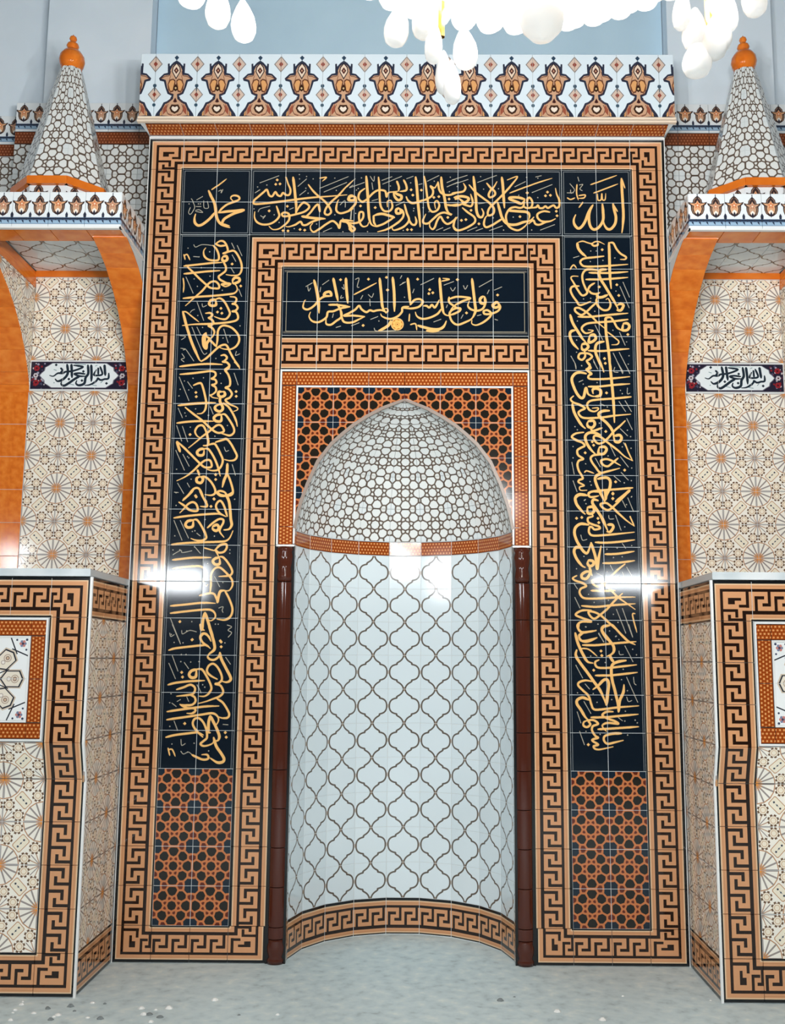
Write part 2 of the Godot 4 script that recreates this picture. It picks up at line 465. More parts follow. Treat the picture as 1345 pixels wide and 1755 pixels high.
		[3,1651,41,1683,33],
		[5,1349,118,1434,115,1332,40,1552,156,1661,169,1519,288,1599,44,1462,368,1623,367,1197,102,1402,293,1663,49],
	],
	"ML": [
		[1,155,132,171,168,191,208,199,248,203,281,214,314,233,337,259,350,284,357],
		[1,364,247,312,254,265,258,215,266],
		[0,215,264,236,238,264,215,298,201,326,191,335,178,325,165,303,161,287,168,285,181,298,195],
		[1,364,251,312,268,275,287,248,307,239,334,258,340,280,347],
		[1,193,268,175,294,148,321,120,341,99,344,82,328,78,301,83,275],
		[2,172,125,212,95,255,58],
		[3,211,135,226,128,227,145,235,125],
		[3,55,182,65,199,76,235,55,275,42,265,51,235],
		[3,85,228,113,228],
		[3,87,189,120,168],
		[3,128,195,132,235,157,235,150,198],
		[3,83,258,124,265,104,248,83,252],
		[5,97,212,109,212,43,212,227,142],
	],
	"MR": [
		[1,348,50,349,114,352,200,354,269,349,337,343,380],
		[2,351,55,367,110],
		[1,295,205,302,245,310,286,304,327,280,358,258,358,242,334,236,307],
		[2,300,214,320,252],
		[1,233,207,236,252,235,303,216,341,190,362,170,355,158,328,155,287,163,249,180,211],
		[1,178,214,153,259,132,314,109,348,89,355,70,331,67,301,78,273],
		[2,205,145,208,183,226,180,231,145,234,180,249,180,254,142],
		[2,169,88,320,30],
		[2,186,140,326,83],
		[3,48,83,74,121,54,142,51,121],
		[2,89,87,86,142,95,183],
		[2,99,156,135,152,128,170,96,173],
		[3,31,139,67,139],
		[2,31,170,50,180,76,170],
		[3,95,42,101,66],
		[2,121,197,98,228],
		[3,104,90,123,87,106,114,119,125],
	],
	"P": [
		[1,279,164,268,142,242,148,237,164,268,169],
		[0,279,167,242,169,212,186,181,224,145,246,119,235,123,202,131,192],
		[1,178,72,192,126,204,197,208,267],
		[1,287,61,301,126,316,196],
		[1,360,60,364,126,373,207],
		[0,264,218,311,218,384,229],
		[0,384,229,332,239,291,256,260,261,250,294,209,321,173,316,154,289,161,262],
		[0,311,213,332,250,338,288,354,320,396,323,437,304,468,288],
		[0,468,288,405,282,353,283,384,266,415,245,436,223,451,244,478,261,498,250,519,255,540,250,566,249,597,260,597,239,571,244],
		[0,332,245,338,288,307,315,277,337,251,331,250,299],
		[1,553,60,562,147,571,228,592,266],
		[1,626,54,635,146,638,255],
		[0,719,227,685,233,680,260,654,287,613,301,571,287,561,271],
		[3,525,357,536,373,593,373,645,370],
		[1,618,314,603,341,572,362,551,371],
		[4,329,69,488,65,592,54,461,341,598,130],
		[3,132,110,168,88],
		[3,142,110,148,137,158,121],
		[3,225,99,261,72],
		[2,406,158,535,87],
		[3,668,100,699,81],
		[3,413,66,433,60,424,109,434,114],
		[3,211,142,215,115],
		[3,336,164,331,180,347,175],
		[3,445,185,456,163],
		[3,489,158,508,174,518,152],
		[3,497,185,500,223],
		[3,504,304,545,287],
		[3,396,342,437,325],
		[3,308,353,334,345],
		[3,286,294,291,272],
		[3,670,59,678,43],
		[3,338,115,351,126,348,98],
		[5,695,173,551,314],
		[1,713,59,721,135,729,211],
		[0,729,216,753,189,784,184,799,200,779,227,737,238,685,236],
		[0,805,222,820,222,836,232,851,216,867,232,882,210,893,189],
		[1,895,58,900,124,908,210,919,264,940,280],
		[0,940,280,976,270,1007,253,1012,237,986,237,960,253,953,275,966,313,997,334,1043,318,1079,296,1095,253],
		[0,950,172,950,199,976,221,1007,242],
		[0,950,183,997,169,1069,177,1028,194,986,216,960,243],
		[0,903,243,883,270,841,292,800,300,769,286,758,260],
		[1,1080,61,1088,134,1095,199,1100,253,1085,291],
		[1,1142,166,1126,183,1131,204,1155,204,1152,172,1142,166],
		[0,1155,188,1157,204,1142,237,1111,250,1074,242,1056,221,1064,194],
		[1,1220,198,1199,215,1209,231,1235,220,1220,198],
		[0,1225,198,1240,225,1225,252,1183,269,1152,269,1147,253,1168,247,1188,263,1183,285,1147,317,1105,336,1079,328,1079,307],
		[4,838,127,833,151,856,146,1048,264,1225,158,997,66,770,64],
		[3,788,97,861,59],
		[3,1121,109,1194,66],
		[3,1207,128,1249,109],
		[3,921,99,976,77],
		[2,908,75,950,64,913,58],
		[3,958,115,971,134,986,113],
		[3,1030,102,1041,123,1054,101],
		[3,742,146,750,124],
		[3,1168,150,1178,128],
		[3,1110,280,1131,274],
		[3,1209,301,1224,306],
		[3,862,318,903,302],
		[2,722,314,725,270],
		[3,1022,286,1028,275,1017,296],
		[3,684,86,700,81],
		[3,934,232,940,216],
		[1,774,340,810,351,852,361,893,361,919,345,934,313],
		[0,821,370,857,375,893,369],
		[2,730,335,759,330,767,367],
	],
	"B": [
		[0,483,78,482,111,459,116,445,121,431,121,417,111,413,121,395,140,368,154,340,157],
		[1,454,25,462,92],
		[0,427,35,443,82,416,92,393,87,405,54],
		[0,416,44,418,87],
		[1,373,25,378,83,379,131],
		[1,352,25,357,78,342,107,335,145,303,157,284,145,288,126],
		[0,337,83,299,78,271,83,305,97,342,97],
		[1,305,97,273,117,242,141,211,160,194,150,195,136],
		[1,249,21,257,107],
		[1,222,21,229,79,204,117,172,131,155,117],
		[0,264,26,320,35,298,50,256,64,215,69,197,79,169,79,142,98,119,93],
		[0,186,45,196,60,183,79],
		[4,156,24,238,117,472,144,320,126,326,66],
		[3,144,55,159,60],
		[3,272,16,338,21],
		[3,399,30,408,25],
		[3,233,145,271,155],
		[3,387,154,410,159],
		[3,437,140,446,130],
		[5,149,141,292,35],
	],
}


# ------------------------------------------------------------------ drawing of flat print (double size, halved at the end)
class Ink:
	var im: Image
	var k := 1.0
	func _init(w: float, h: float, per_unit: float, bg: Color) -> void:
		k = per_unit * 2.0
		im = Image.create_empty(int(round(w * per_unit)) * 2, int(round(h * per_unit)) * 2, false, Image.FORMAT_RGB8)
		im.fill(bg)
	func rect(x: float, y: float, w: float, h: float, c: Color) -> void:
		var x0 := int(round(x * k))
		var y0 := int(round(y * k))
		im.fill_rect(Rect2i(x0, y0, int(round((x + w) * k)) - x0, int(round((y + h) * k)) - y0), c)
	func disc(x: float, y: float, r: float, c: Color) -> void:
		var px := x * k
		var py := y * k
		var pr := r * k
		for row in range(int(ceil(py - pr)), int(floor(py + pr)) + 1):
			var d := row - py
			var half := sqrt(maxf(pr * pr - d * d, 0.0))
			var a := int(round(px - half))
			var n := int(round(px + half)) - a
			if n > 0:
				im.fill_rect(Rect2i(a, row, n, 1), c)
	func poly(pts: Array, c: Color) -> void:
		var lo := 1e9
		var hi := -1e9
		for p in pts:
			lo = minf(lo, p.y * k)
			hi = maxf(hi, p.y * k)
		for row in range(maxi(int(floor(lo)), 0), mini(int(ceil(hi)), im.get_height() - 1) + 1):
			var yy := row + 0.5
			var xs := []
			for i in pts.size():
				var a: Vector2 = pts[i] * k
				var b: Vector2 = pts[(i + 1) % pts.size()] * k
				if (a.y <= yy) != (b.y <= yy):
					xs.append(a.x + (yy - a.y) / (b.y - a.y) * (b.x - a.x))
			xs.sort()
			for i in range(0, xs.size() - 1, 2):
				var x0 := int(round(xs[i]))
				var n := int(round(xs[i + 1])) - x0
				if n > 0:
					im.fill_rect(Rect2i(x0, row, n, 1), c)
	func line(x0: float, y0: float, x1: float, y1: float, w: float, c: Color) -> void:
		var a := Vector2(x0, y0)
		var b := Vector2(x1, y1)
		var n := (b - a).normalized().orthogonal() * w * 0.5
		poly([a + n, b + n, b - n, a - n], c)
	func ring(x: float, y: float, r: float, w: float, c: Color, inside: Color) -> void:
		disc(x, y, r + w * 0.5, c)
		disc(x, y, r - w * 0.5, inside)
	func curve(pts: Array, w: float, c: Color, taper := true) -> void:
		var n := pts.size()
		if n < 2:
			return
		var samples := []
		for i in n - 1:
			var p1: Vector2 = pts[i]
			var p2: Vector2 = pts[i + 1]
			var p0: Vector2 = pts[i - 1] if i > 0 else p1
			var p3: Vector2 = pts[i + 2] if i + 2 < n else p2
			var steps := maxi(2, int(p1.distance_to(p2) * k / 2.0))
			for j in steps:
				samples.append(p1.cubic_interpolate(p2, p0, p3, float(j) / steps))
		samples.append(pts[n - 1])
		for i in samples.size():
			var t := float(i) / (samples.size() - 1)
			var f := minf(1.0, minf(0.6 + t * 4.0, 0.42 + (1.0 - t) * 2.4)) if taper else 1.0
			disc(samples[i].x, samples[i].y, w * 0.5 * f, c)
	func tex() -> ImageTexture:
		im.shrink_x2()
		return ImageTexture.create_from_image(im)


func rgb(r: int, g: int, b: int) -> Color:
	return Color8(r, g, b)


func mat(called: String, c: Color, rough: float, t: Texture2D = null) -> StandardMaterial3D:
	var m := StandardMaterial3D.new()
	m.resource_name = called
	m.albedo_color = c
	m.roughness = rough
	m.albedo_texture = t
	M[called] = m
	return m


func noise_tex(size: int, freq: float, ramp: Array, octaves := 4, sd := 1, normal := false) -> NoiseTexture2D:
	var n := FastNoiseLite.new()
	n.seed = sd
	n.frequency = freq
	n.fractal_octaves = octaves
	var t := NoiseTexture2D.new()
	t.width = size
	t.height = size
	t.seamless = true
	t.noise = n
	if normal:
		t.as_normal_map = true
		t.bump_strength = 2.0
	else:
		var g := Gradient.new()
		g.offsets = PackedFloat32Array(ramp.map(func(x): return x[0]))
		g.colors = PackedColorArray(ramp.map(func(x): return x[1]))
		t.color_ramp = g
	return t


# ------------------------------------------------------------------ the prints
const PEACH := Color(0.80, 0.585, 0.42)
const PALE := Color(0.86, 0.74, 0.60)
const KEYDARK := Color(0.13, 0.065, 0.035)
const NAVY := Color(0.03, 0.085, 0.135)

func print_key() -> Texture2D:
	var d := Ink.new(200, 200, 1.28, KEYDARK)
	var deep := rgb(172, 120, 80)
	d.rect(0, 0, 15, 200, rgb(14, 18, 22))
	d.rect(15, 0, 26, 200, PEACH)
	d.rect(15, 0, 6, 200, PALE)
	d.rect(28, 0, 2, 200, deep)
	d.rect(55, 0, 95, 200, PEACH)
	for u in 2:
		var a := u * 100.0 + 7.0
		d.rect(55, a, 73, 15, KEYDARK)
		d.rect(112, a, 16, 43, KEYDARK)
		d.rect(77, a + 67, 73, 15, KEYDARK)
		d.rect(77, a + 33, 16, 49, KEYDARK)
	d.rect(168, 0, 25, 200, PEACH)
	d.rect(179, 0, 2, 200, deep)
	d.rect(187, 0, 6, 200, PALE)
	d.rect(193, 0, 7, 200, rgb(14, 18, 22))
	return d.tex()

func print_corner() -> Texture2D:
	var d := Ink.new(200, 200, 1.28, KEYDARK)
	d.rect(0, 0, 200, 15, rgb(14, 18, 22))
	d.rect(0, 0, 15, 200, rgb(14, 18, 22))
	d.rect(15, 15, 185, 26, PEACH)
	d.rect(15, 15, 26, 185, PEACH)
	d.rect(15, 15, 185, 6, PALE)
	d.rect(15, 15, 6, 185, PALE)
	d.rect(55, 55, 145, 95, PEACH)
	d.rect(55, 55, 95, 145, PEACH)
	d.rect(80, 86, 34, 32, KEYDARK)
	d.rect(110, 86, 36, 14, KEYDARK)
	d.rect(170, 55, 15, 80, KEYDARK)
	d.rect(134, 120, 50, 14, KEYDARK)
	d.rect(55, 142, 74, 14, KEYDARK)
	d.rect(114, 142, 15, 42, KEYDARK)
	d.rect(77, 170, 15, 30, KEYDARK)
	d.rect(90, 188, 60, 12, KEYDARK)
	d.rect(150, 150, 50, 50, KEYDARK)
	d.rect(168, 168, 32, 25, PEACH)
	d.rect(168, 168, 25, 32, PEACH)
	d.rect(187, 187, 13, 6, PALE)
	d.rect(187, 187, 6, 13, PALE)
	return d.tex()

func print_star(line: Color, petal: Color, corner: Color, accent: Color, wide: float) -> Texture2D:
	# a net of lines between cells: eight drops round a star, kites between, round cells at the corners, pointed cells on the edges
	# (each cell holds the points nearest to its own disc; one quarter is computed and mirrored)
	var n := 192
	var sites := [[0.0, 0.0, 0.205, 1]]
	for k in [-1, 0, 1, 2, 3]:
		var r := 0.725 if k % 2 == 0 else 0.66
		sites.append([cos(k * PI / 4) * r, sin(k * PI / 4) * r, 0.2, 1])
		sites.append([cos((k + 0.5) * PI / 4) * 0.40, sin((k + 0.5) * PI / 4) * 0.40, 0.06, 3])
	for q in [[0.46, 1.0], [1.0, 0.46], [-0.46, 1.0], [1.0, -0.46]]:
		sites.append([q[0], q[1], 0.10, 3])
	for q in [[1.275, 0.0], [0.0, 1.275], [1.533, 0.467], [0.467, 1.533]]:
		sites.append([q[0], q[1], 0.2, 1])
	sites.append([1.0, 1.0, 0.34, 2])
	var im := Image.create_empty(2 * n, 2 * n, false, Image.FORMAT_RGB8)
	var ink := [line, petal, corner, accent]
	for j in n:
		for i in n:
			var x := (i + 0.5) / n
			var y := (j + 0.5) / n
			var first := 9.0
			var second := 9.0
			var kind := 0
			for q in sites:
				var dx: float = x - q[0]
				var dy: float = y - q[1]
				var d := sqrt(dx * dx + dy * dy) - float(q[2])
				if d < first:
					second = first
					first = d
					kind = q[3]
				elif d < second:
					second = d
			var c: Color = ink[kind].lerp(line, clampf((wide - (second - first)) * n * 0.25 + 0.5, 0.0, 1.0))
			im.set_pixel(n + i, n + j, c)
			im.set_pixel(n - 1 - i, n + j, c)
			im.set_pixel(n + i, n - 1 - j, c)
			im.set_pixel(n - 1 - i, n - 1 - j, c)
	return ImageTexture.create_from_image(im)

func print_lattice() -> Texture2D:
	# an ogee cell fills each tile: round lobes with a small step, necks at the middle of the top and foot
	var d := Ink.new(2, 2, 128, rgb(220, 232, 238))
	var quarter := [Vector2(0.075, 1.0), Vector2(0.085, 0.87), Vector2(0.14, 0.73), Vector2(0.25, 0.62), Vector2(0.40, 0.555), Vector2(0.53, 0.525), Vector2(0.53, 0.46), Vector2(0.61, 0.40), Vector2(0.72, 0.335), Vector2(0.82, 0.25), Vector2(0.90, 0.14), Vector2(0.95, 0.0)]
	var dark := rgb(98, 90, 82)
	for sx in 2:
		for sy in 2:
			var at := func(p: Vector2) -> Vector2: return Vector2(2.0 - p.x if sx else p.x, 2.0 - p.y if sy else p.y)
			d.curve(quarter.map(at), 0.094, dark, false)
			var k: Vector2 = at.call(Vector2(0.535, 0.49))
			d.disc(k.x, k.y, 0.058, dark)
			for q in [Vector2(0.0, 1.0), Vector2(1.0, 0.0)]:
				var m: Vector2 = at.call(q)
				d.line(m.x, m.y - 0.11, m.x, m.y + 0.11, 0.05, rgb(176, 152, 130))
	return d.tex()

func print_geometric() -> Texture2D:
	# large rayed stars at two opposite corners, small ones at the others, a cartouche with three dots between
	var white := rgb(240, 236, 226)
	var d := Ink.new(1, 1, 256, white)
	var tan := rgb(178, 128, 88)
	var grey := rgb(148, 140, 136)
	for c in [Vector2(0, 1), Vector2(1, 0)]:
		for k in 17:
			var a := k * PI / 8
			var v := Vector2(cos(a), sin(a))
			d.line(c.x, c.y, c.x + v.x * 0.47, c.y + v.y * 0.47, 0.040, grey)
			var e: Vector2 = c + v * 0.47
			var f: Vector2 = c + v.rotated(PI / 8) * 0.47
			d.line(e.x, e.y, f.x, f.y, 0.024, tan)
			d.line(c.x, c.y, c.x + v.x * 0.16, c.y + v.y * 0.16, 0.020, rgb(214, 140, 70))
		d.disc(c.x, c.y, 0.055, rgb(220, 142, 62))
	for c in [Vector2(0, 0), Vector2(1, 1)]:
		for k in 8:
			var a := k * PI / 4 + PI / 8
			d.line(c.x, c.y, c.x + cos(a) * 0.30, c.y + sin(a) * 0.30, 0.024, rgb(180, 146, 120))
			d.line(c.x, c.y, c.x + cos(k * PI / 4) * 0.33, c.y + sin(k * PI / 4) * 0.33, 0.024, grey)
	for p in [Vector2(0.39, 0.145), Vector2(0.145, 0.39), Vector2(0.61, 0.855), Vector2(0.855, 0.61)]:
		d.disc(p.x, p.y, 0.148, rgb(104, 76, 54))
		for k in 8:
			var a := k * PI / 4
			d.disc(p.x + cos(a) * 0.135, p.y + sin(a) * 0.135, 0.024, white)
		d.disc(p.x, p.y, 0.103, rgb(238, 228, 210))
		var hexa := []
		for k in 6:
			hexa.append(p + Vector2(cos(k * PI / 3), sin(k * PI / 3)) * 0.072)
		for k in 6:
			d.line(hexa[k].x, hexa[k].y, hexa[(k + 1) % 6].x, hexa[(k + 1) % 6].y, 0.016, rgb(200, 170, 138))
	var u := Vector2(1, -1).normalized()
	var v := Vector2(1, 1).normalized()
	var m := Vector2(0.5, 0.5)
	for pass_no in 2:
		var g := 0.016 if pass_no == 0 else 0.0
		var a := 0.178 + g
		var b := 0.118 + g
		d.poly([m + u * a + v * b * 0.8, m + u * a - v * b * 0.8, m + u * (a - 0.03) - v * b, m - u * (a - 0.03) - v * b, m - u * a - v * b * 0.8, m - u * a + v * b * 0.8, m - u * (a - 0.03) + v * b, m + u * (a - 0.03) + v * b], tan if pass_no == 0 else rgb(236, 228, 208))
	for s in [-1.0, 0.0, 1.0]:
		var q: Vector2 = m + u * s * 0.105
		d.disc(q.x, q.y, 0.025 if s != 0.0 else 0.02, rgb(52, 58, 72))
	d.line(m.x - u.x * 0.05, m.y - u.y * 0.05, m.x + u.x * 0.05, m.y + u.y * 0.05, 0.01, rgb(80, 90, 100))
	return d.tex()

func print_mini(base: Color, dot: Color) -> Texture2D:
	# the narrow border: small pale stars on orange, dark lines along both long sides (200 x 88)
	var d := Ink.new(200, 88, 1.28, base)
	var red := base.lerp(Color(0.30, 0.07, 0.0), 0.5)
	for turn in 2:
		for r in 4:
			for c in 11:
				var x := c * 20.0 + (10.0 if r % 2 else 0.0)
				var y := 14.0 + r * 20.0
				if turn == 0:
					for k in 6:
						var a := k * PI / 3 + PI / 6
						d.line(x, y, x + cos(a) * 12.5, y + sin(a) * 12.5, 2.4, red)
				else:
					d.disc(x, y, 5.1, dot)
					d.disc(x, y, 1.8, dot.lerp(base, 0.5))
	d.rect(0, 0, 200, 3.4, rgb(52, 32, 24))
	d.rect(0, 84.6, 200, 3.4, rgb(52, 32, 24))
	return d.tex()

func sym(pts: Array) -> Array:
	var out := pts.duplicate()
	for i in range(pts.size() - 1, -1, -1):
		out.append(Vector2(-pts[i].x, pts[i].y))
	return out

func shifted(pts: Array, by: Vector2, scale := Vector2.ONE) -> Array:
	return pts.map(func(p): return p * scale + by)

func print_crown() -> Texture2D:
	# 610 x 840 units: one tall palmette, half diamonds at both edges
	var d := Ink.new(610, 840, 0.42, rgb(216, 230, 240))
	var navy := rgb(40, 46, 66)
	var tan := rgb(198, 158, 128)
	var warm := rgb(216, 160, 104)
	var c := Vector2(305, -60)
	var outline := [Vector2(0, 150), Vector2(50, 180), Vector2(98, 230), Vector2(104, 190), Vector2(128, 196), Vector2(124, 318), Vector2(180, 330), Vector2(250, 392), Vector2(236, 424), Vector2(176, 436), Vector2(150, 520), Vector2(116, 600), Vector2(52, 628), Vector2(64, 660), Vector2(120, 700), Vector2(168, 716), Vector2(200, 780), Vector2(268, 862), Vector2(285, 902), Vector2(0, 905)]
	d.poly(shifted(sym(outline), c), navy)
	var inner := [Vector2(0, 182), Vector2(58, 226), Vector2(86, 280), Vector2(92, 345), Vector2(170, 352), Vector2(218, 394), Vector2(150, 416), Vector2(124, 520), Vector2(96, 578), Vector2(24, 606), Vector2(32, 668), Vector2(96, 720), Vector2(146, 738), Vector2(178, 800), Vector2(236, 884), Vector2(0, 905)]
	d.poly(shifted(sym(inner), c), tan)
	for s in [-1.0, 1.0]:
		d.poly(shifted([Vector2(6, 420), Vector2(40, 396), Vector2(88, 408), Vector2(120, 470), Vector2(112, 530), Vector2(76, 580), Vector2(36, 574), Vector2(8, 520)], c, Vector2(s, 1)), rgb(96, 54, 38))
		for q in [[Vector2(84, 300), Vector2(100, 352), Vector2(160, 366), Vector2(226, 396)], [Vector2(60, 640), Vector2(84, 700), Vector2(128, 730)], [Vector2(100, 740), Vector2(122, 800), Vector2(96, 866), Vector2(40, 886)], [Vector2(150, 744), Vector2(184, 812), Vector2(186, 888)], [Vector2(40, 600), Vector2(84, 590), Vector2(110, 540)]]:
			d.curve(shifted(q, c, Vector2(s, 1)), 9, rgb(92, 52, 44), false)
		d.poly(shifted([Vector2(18, 436), Vector2(42, 412), Vector2(80, 424), Vector2(106, 474), Vector2(98, 526), Vector2(70, 562), Vector2(42, 552), Vector2(34, 500)], c, Vector2(s, 1)), warm)
		d.line(c.x + s * 80, c.y + 352, c.x + s * 112, c.y + 470, 7, rgb(120, 66, 40))
		d.line(c.x + s * 112, c.y + 470, c.x + s * 70, c.y + 590, 7, rgb(120, 66, 40))
		d.poly(shifted([Vector2(120, 730), Vector2(170, 800), Vector2(170, 880), Vector2(120, 830)], c, Vector2(s, 1)), rgb(150, 80, 60))
		d.poly(shifted([Vector2(190, 830), Vector2(246, 890), Vector2(190, 890)], c, Vector2(s, 1)), warm)
		d.poly(shifted([Vector2(205, 850), Vector2(262, 905), Vector2(222, 905)], c, Vector2(s, 1)), rgb(40, 40, 52))
	d.poly(shifted(sym([Vector2(0, 176), Vector2(56, 236), Vector2(66, 300), Vector2(0, 405)]), c), rgb(40, 32, 40))
	d.poly(shifted(sym([Vector2(0, 196), Vector2(44, 246), Vector2(52, 300), Vector2(0, 382)]), c), rgb(226, 206, 186))
	d.poly(shifted(sym([Vector2(0, 240), Vector2(36, 286), Vector2(0, 332)]), c), rgb(74, 34, 34))
	d.poly(shifted(sym([Vector2(0, 268), Vector2(14, 286), Vector2(0, 304)]), c), rgb(196, 150, 120))
	d.poly(shifted(sym([Vector2(0, 468), Vector2(32, 510), Vector2(30, 545), Vector2(0, 566)]), c), rgb(50, 28, 16))
	d.disc(c.x, c.y + 522, 14, rgb(206, 176, 130))
	d.poly(shifted(sym([Vector2(0, 650), Vector2(30, 706), Vector2(0, 716)]), c), rgb(60, 26, 26))
	d.poly(shifted(sym([Vector2(0, 745), Vector2(50, 742), Vector2(78, 790), Vector2(52, 840), Vector2(0, 866)]), c), rgb(58, 34, 24))
	d.poly(shifted(sym([Vector2(0, 778), Vector2(34, 764), Vector2(52, 792), Vector2(30, 822), Vector2(0, 838)]), c), rgb(232, 218, 204))
	d.line(c.x - 90, c.y + 862, c.x, c.y + 890, 7, rgb(150, 90, 70))
	d.line(c.x + 90, c.y + 862, c.x, c.y + 890, 7, rgb(150, 90, 70))
	d.poly(shifted(sym([Vector2(0, 82), Vector2(34, 112), Vector2(0, 150)]), c), rgb(44, 66, 88))
	d.line(c.x, c.y + 130, c.x, c.y + 180, 10, rgb(44, 66, 88))
	for e in [0.0, 610.0]:
		for q in [[200.0, 1.0], [610.0, 0.96]]:
			var o := Vector2(e, -60 + q[0])
			d.poly(shifted(sym([Vector2(0, -108), Vector2(100, 0), Vector2(0, 108)]), o, Vector2.ONE * q[1]), rgb(128, 122, 122))
			d.poly(shifted(sym([Vector2(0, -92), Vector2(84, 0), Vector2(0, 92)]), o, Vector2.ONE * q[1]), rgb(208, 186, 172))
			d.poly(shifted(sym([Vector2(0, -34), Vector2(30, 0), Vector2(0, 34)]), o, Vector2.ONE * q[1]), rgb(150, 70, 56))
		d.disc(e, 430, 24, rgb(50, 78, 100))
		d.line(e, 440, e, 500, 10, rgb(50, 78, 100))
		d.disc(e, 688, 22, rgb(50, 84, 106))
	return d.tex()

func print_crest() -> Texture2D:
	# 320 x 320 units: a wide and a narrow palmette over a blue moulding
	var d := Ink.new(320, 320, 0.8, rgb(226, 233, 238))
	var dark := rgb(60, 46, 46)
	for i in 2:
		var c := Vector2(80 if i == 0 else 240, 0 if i == 0 else 10)
		var w := Vector2(0.92 if i == 0 else 0.82, 1.0)
		d.poly(shifted(sym([Vector2(0, 18), Vector2(20, 34), Vector2(42, 58), Vector2(46, 82), Vector2(62, 84), Vector2(92, 76), Vector2(84, 96), Vector2(66, 110), Vector2(64, 150), Vector2(50, 184), Vector2(22, 204), Vector2(0, 212)]), c, w), dark)
		d.poly(shifted(sym([Vector2(0, 62), Vector2(14, 84), Vector2(30, 92), Vector2(74, 88), Vector2(52, 106), Vector2(34, 112), Vector2(40, 140), Vector2(30, 176), Vector2(0, 192)]), c, w), rgb(216, 166, 126) if i == 0 else rgb(196, 158, 130))
		for s in [-1.0, 1.0]:
			d.curve(shifted([Vector2(10, 40), Vector2(30, 62), Vector2(34, 84)], c, Vector2(s, 1) * w), 6, rgb(150, 120, 104), false)
			d.curve(shifted([Vector2(48, 116), Vector2(52, 146), Vector2(38, 184)], c, Vector2(s, 1) * w), 5, rgb(176, 140, 112), false)
		for k in 5:
			var a := -PI / 2 + k * PI * 0.4
			var q := c + Vector2(0, 108)
			d.poly([q + Vector2(cos(a), sin(a)) * 36, q + Vector2(cos(a + 0.7), sin(a + 0.7)) * 12, q + Vector2(cos(a - 0.7), sin(a - 0.7)) * 12], rgb(204, 112, 70) if i == 0 else rgb(188, 124, 98))
		d.disc(c.x, c.y + 108, 8, rgb(236, 214, 190))
		d.poly(shifted(sym([Vector2(0, 146), Vector2(24, 166), Vector2(16, 186), Vector2(0, 194)]), c, w), rgb(238, 232, 226))
		d.poly(shifted(sym([Vector2(0, 164), Vector2(9, 184), Vector2(0, 222)]), c), rgb(40, 44, 60))
		d.line(c.x, c.y - 2, c.x, c.y + 26, 8, rgb(62, 72, 86))
	for x in [0.0, 160.0, 320.0]:
		d.poly(shifted(sym([Vector2(0, 182), Vector2(12, 206), Vector2(10, 232), Vector2(0, 240)]), Vector2(x, 0)), rgb(50, 56, 74))
	d.rect(0, 234, 320, 30, rgb(88, 112, 142))
	d.rect(0, 240, 320, 13, rgb(34, 42, 60))
	d.rect(0, 262, 320, 34, rgb(150, 180, 206))
	for k in 5:
		var x := k * 64.0 + 20
		d.poly([Vector2(x, 258), Vector2(x + 18, 258), Vector2(x + 22, 288), Vector2(x + 10, 276)], rgb(44, 56, 78))
		d.disc(x + 44, 247, 10, rgb(46, 52, 68))
	d.rect(0, 292, 320, 4, rgb(92, 120, 150))
	return d.tex()

func print_medallion() -> Texture2D:
	var d := Ink.new(400, 400, 1.28, rgb(232, 236, 238))
	var dark := rgb(40, 44, 54)
	var taupe := rgb(204, 190, 172)
	var c := Vector2(200, 200)
	var hexa := [Vector2(68, 0), Vector2(98, -40), Vector2(166, -40), Vector2(184, 0), Vector2(166, 40), Vector2(98, 40)]
	for pass_no in 3:
		for k in 8:
			var g: float = [1.13, 1.0, 0.87][pass_no]
			var cc: Color = [taupe, dark, rgb(226, 218, 204)][pass_no]
			d.poly(hexa.map(func(p): return c + ((p - Vector2(126, 0)) * g + Vector2(126, 0)).rotated(k * PI / 4)), cc)
	for k in 8:
		var a := k * PI / 4
		var q := c + Vector2(142, 0).rotated(a)
		d.ring(q.x, q.y, 17, 5, rgb(176, 160, 146), rgb(236, 226, 210))
		d.ring(q.x, q.y, 8, 5, rgb(138, 120, 110), rgb(206, 178, 150))
		var e := c + Vector2(112, 0).rotated(a)
		d.ring(e.x, e.y, 9, 4, rgb(176, 164, 156), rgb(232, 226, 220))
		d.line(c.x + cos(a + PI / 8) * 70, c.y + sin(a + PI / 8) * 70, c.x + cos(a + PI / 8) * 120, c.y + sin(a + PI / 8) * 120, 5, dark)
	var star := []
	for k in 16:
		star.append(c + Vector2(78 if k % 2 == 0 else 48, 0).rotated(k * PI / 8))
	d.poly(star, dark)
	d.poly(star.map(func(p): return c + (p - c) * 0.9), rgb(132, 96, 122))
	d.ring(c.x, c.y, 26, 6, dark, rgb(220, 206, 200))
	for sx in [-1.0, 1.0]:
		for sy in [-1.0, 1.0]:
			d.line(c.x + sx * 112, c.y + sy * 200, c.x + sx * 146, c.y + sy * 120, 6, dark)
			d.line(c.x + sx * 200, c.y + sy * 112, c.x + sx * 120, c.y + sy * 146, 6, dark)
			var q := c + Vector2(sx * 172, sy * 172)
			for k in 6:
				d.disc(q.x + cos(k * PI / 3) * 11, q.y + sin(k * PI / 3) * 11, 7, rgb(196, 128, 120) if k % 2 else rgb(120, 130, 158))
			d.disc(q.x, q.y, 6, rgb(70, 60, 80))
			d.disc(q.x - sx * 30, q.y + sy * 18, 5, rgb(60, 66, 90))
			d.disc(q.x + sx * 18, q.y - sy * 30, 5, rgb(60, 66, 90))
			d.disc(q.x + sx * 19, q.y + sy * 19, 6, rgb(60, 66, 90))
	return d.tex()

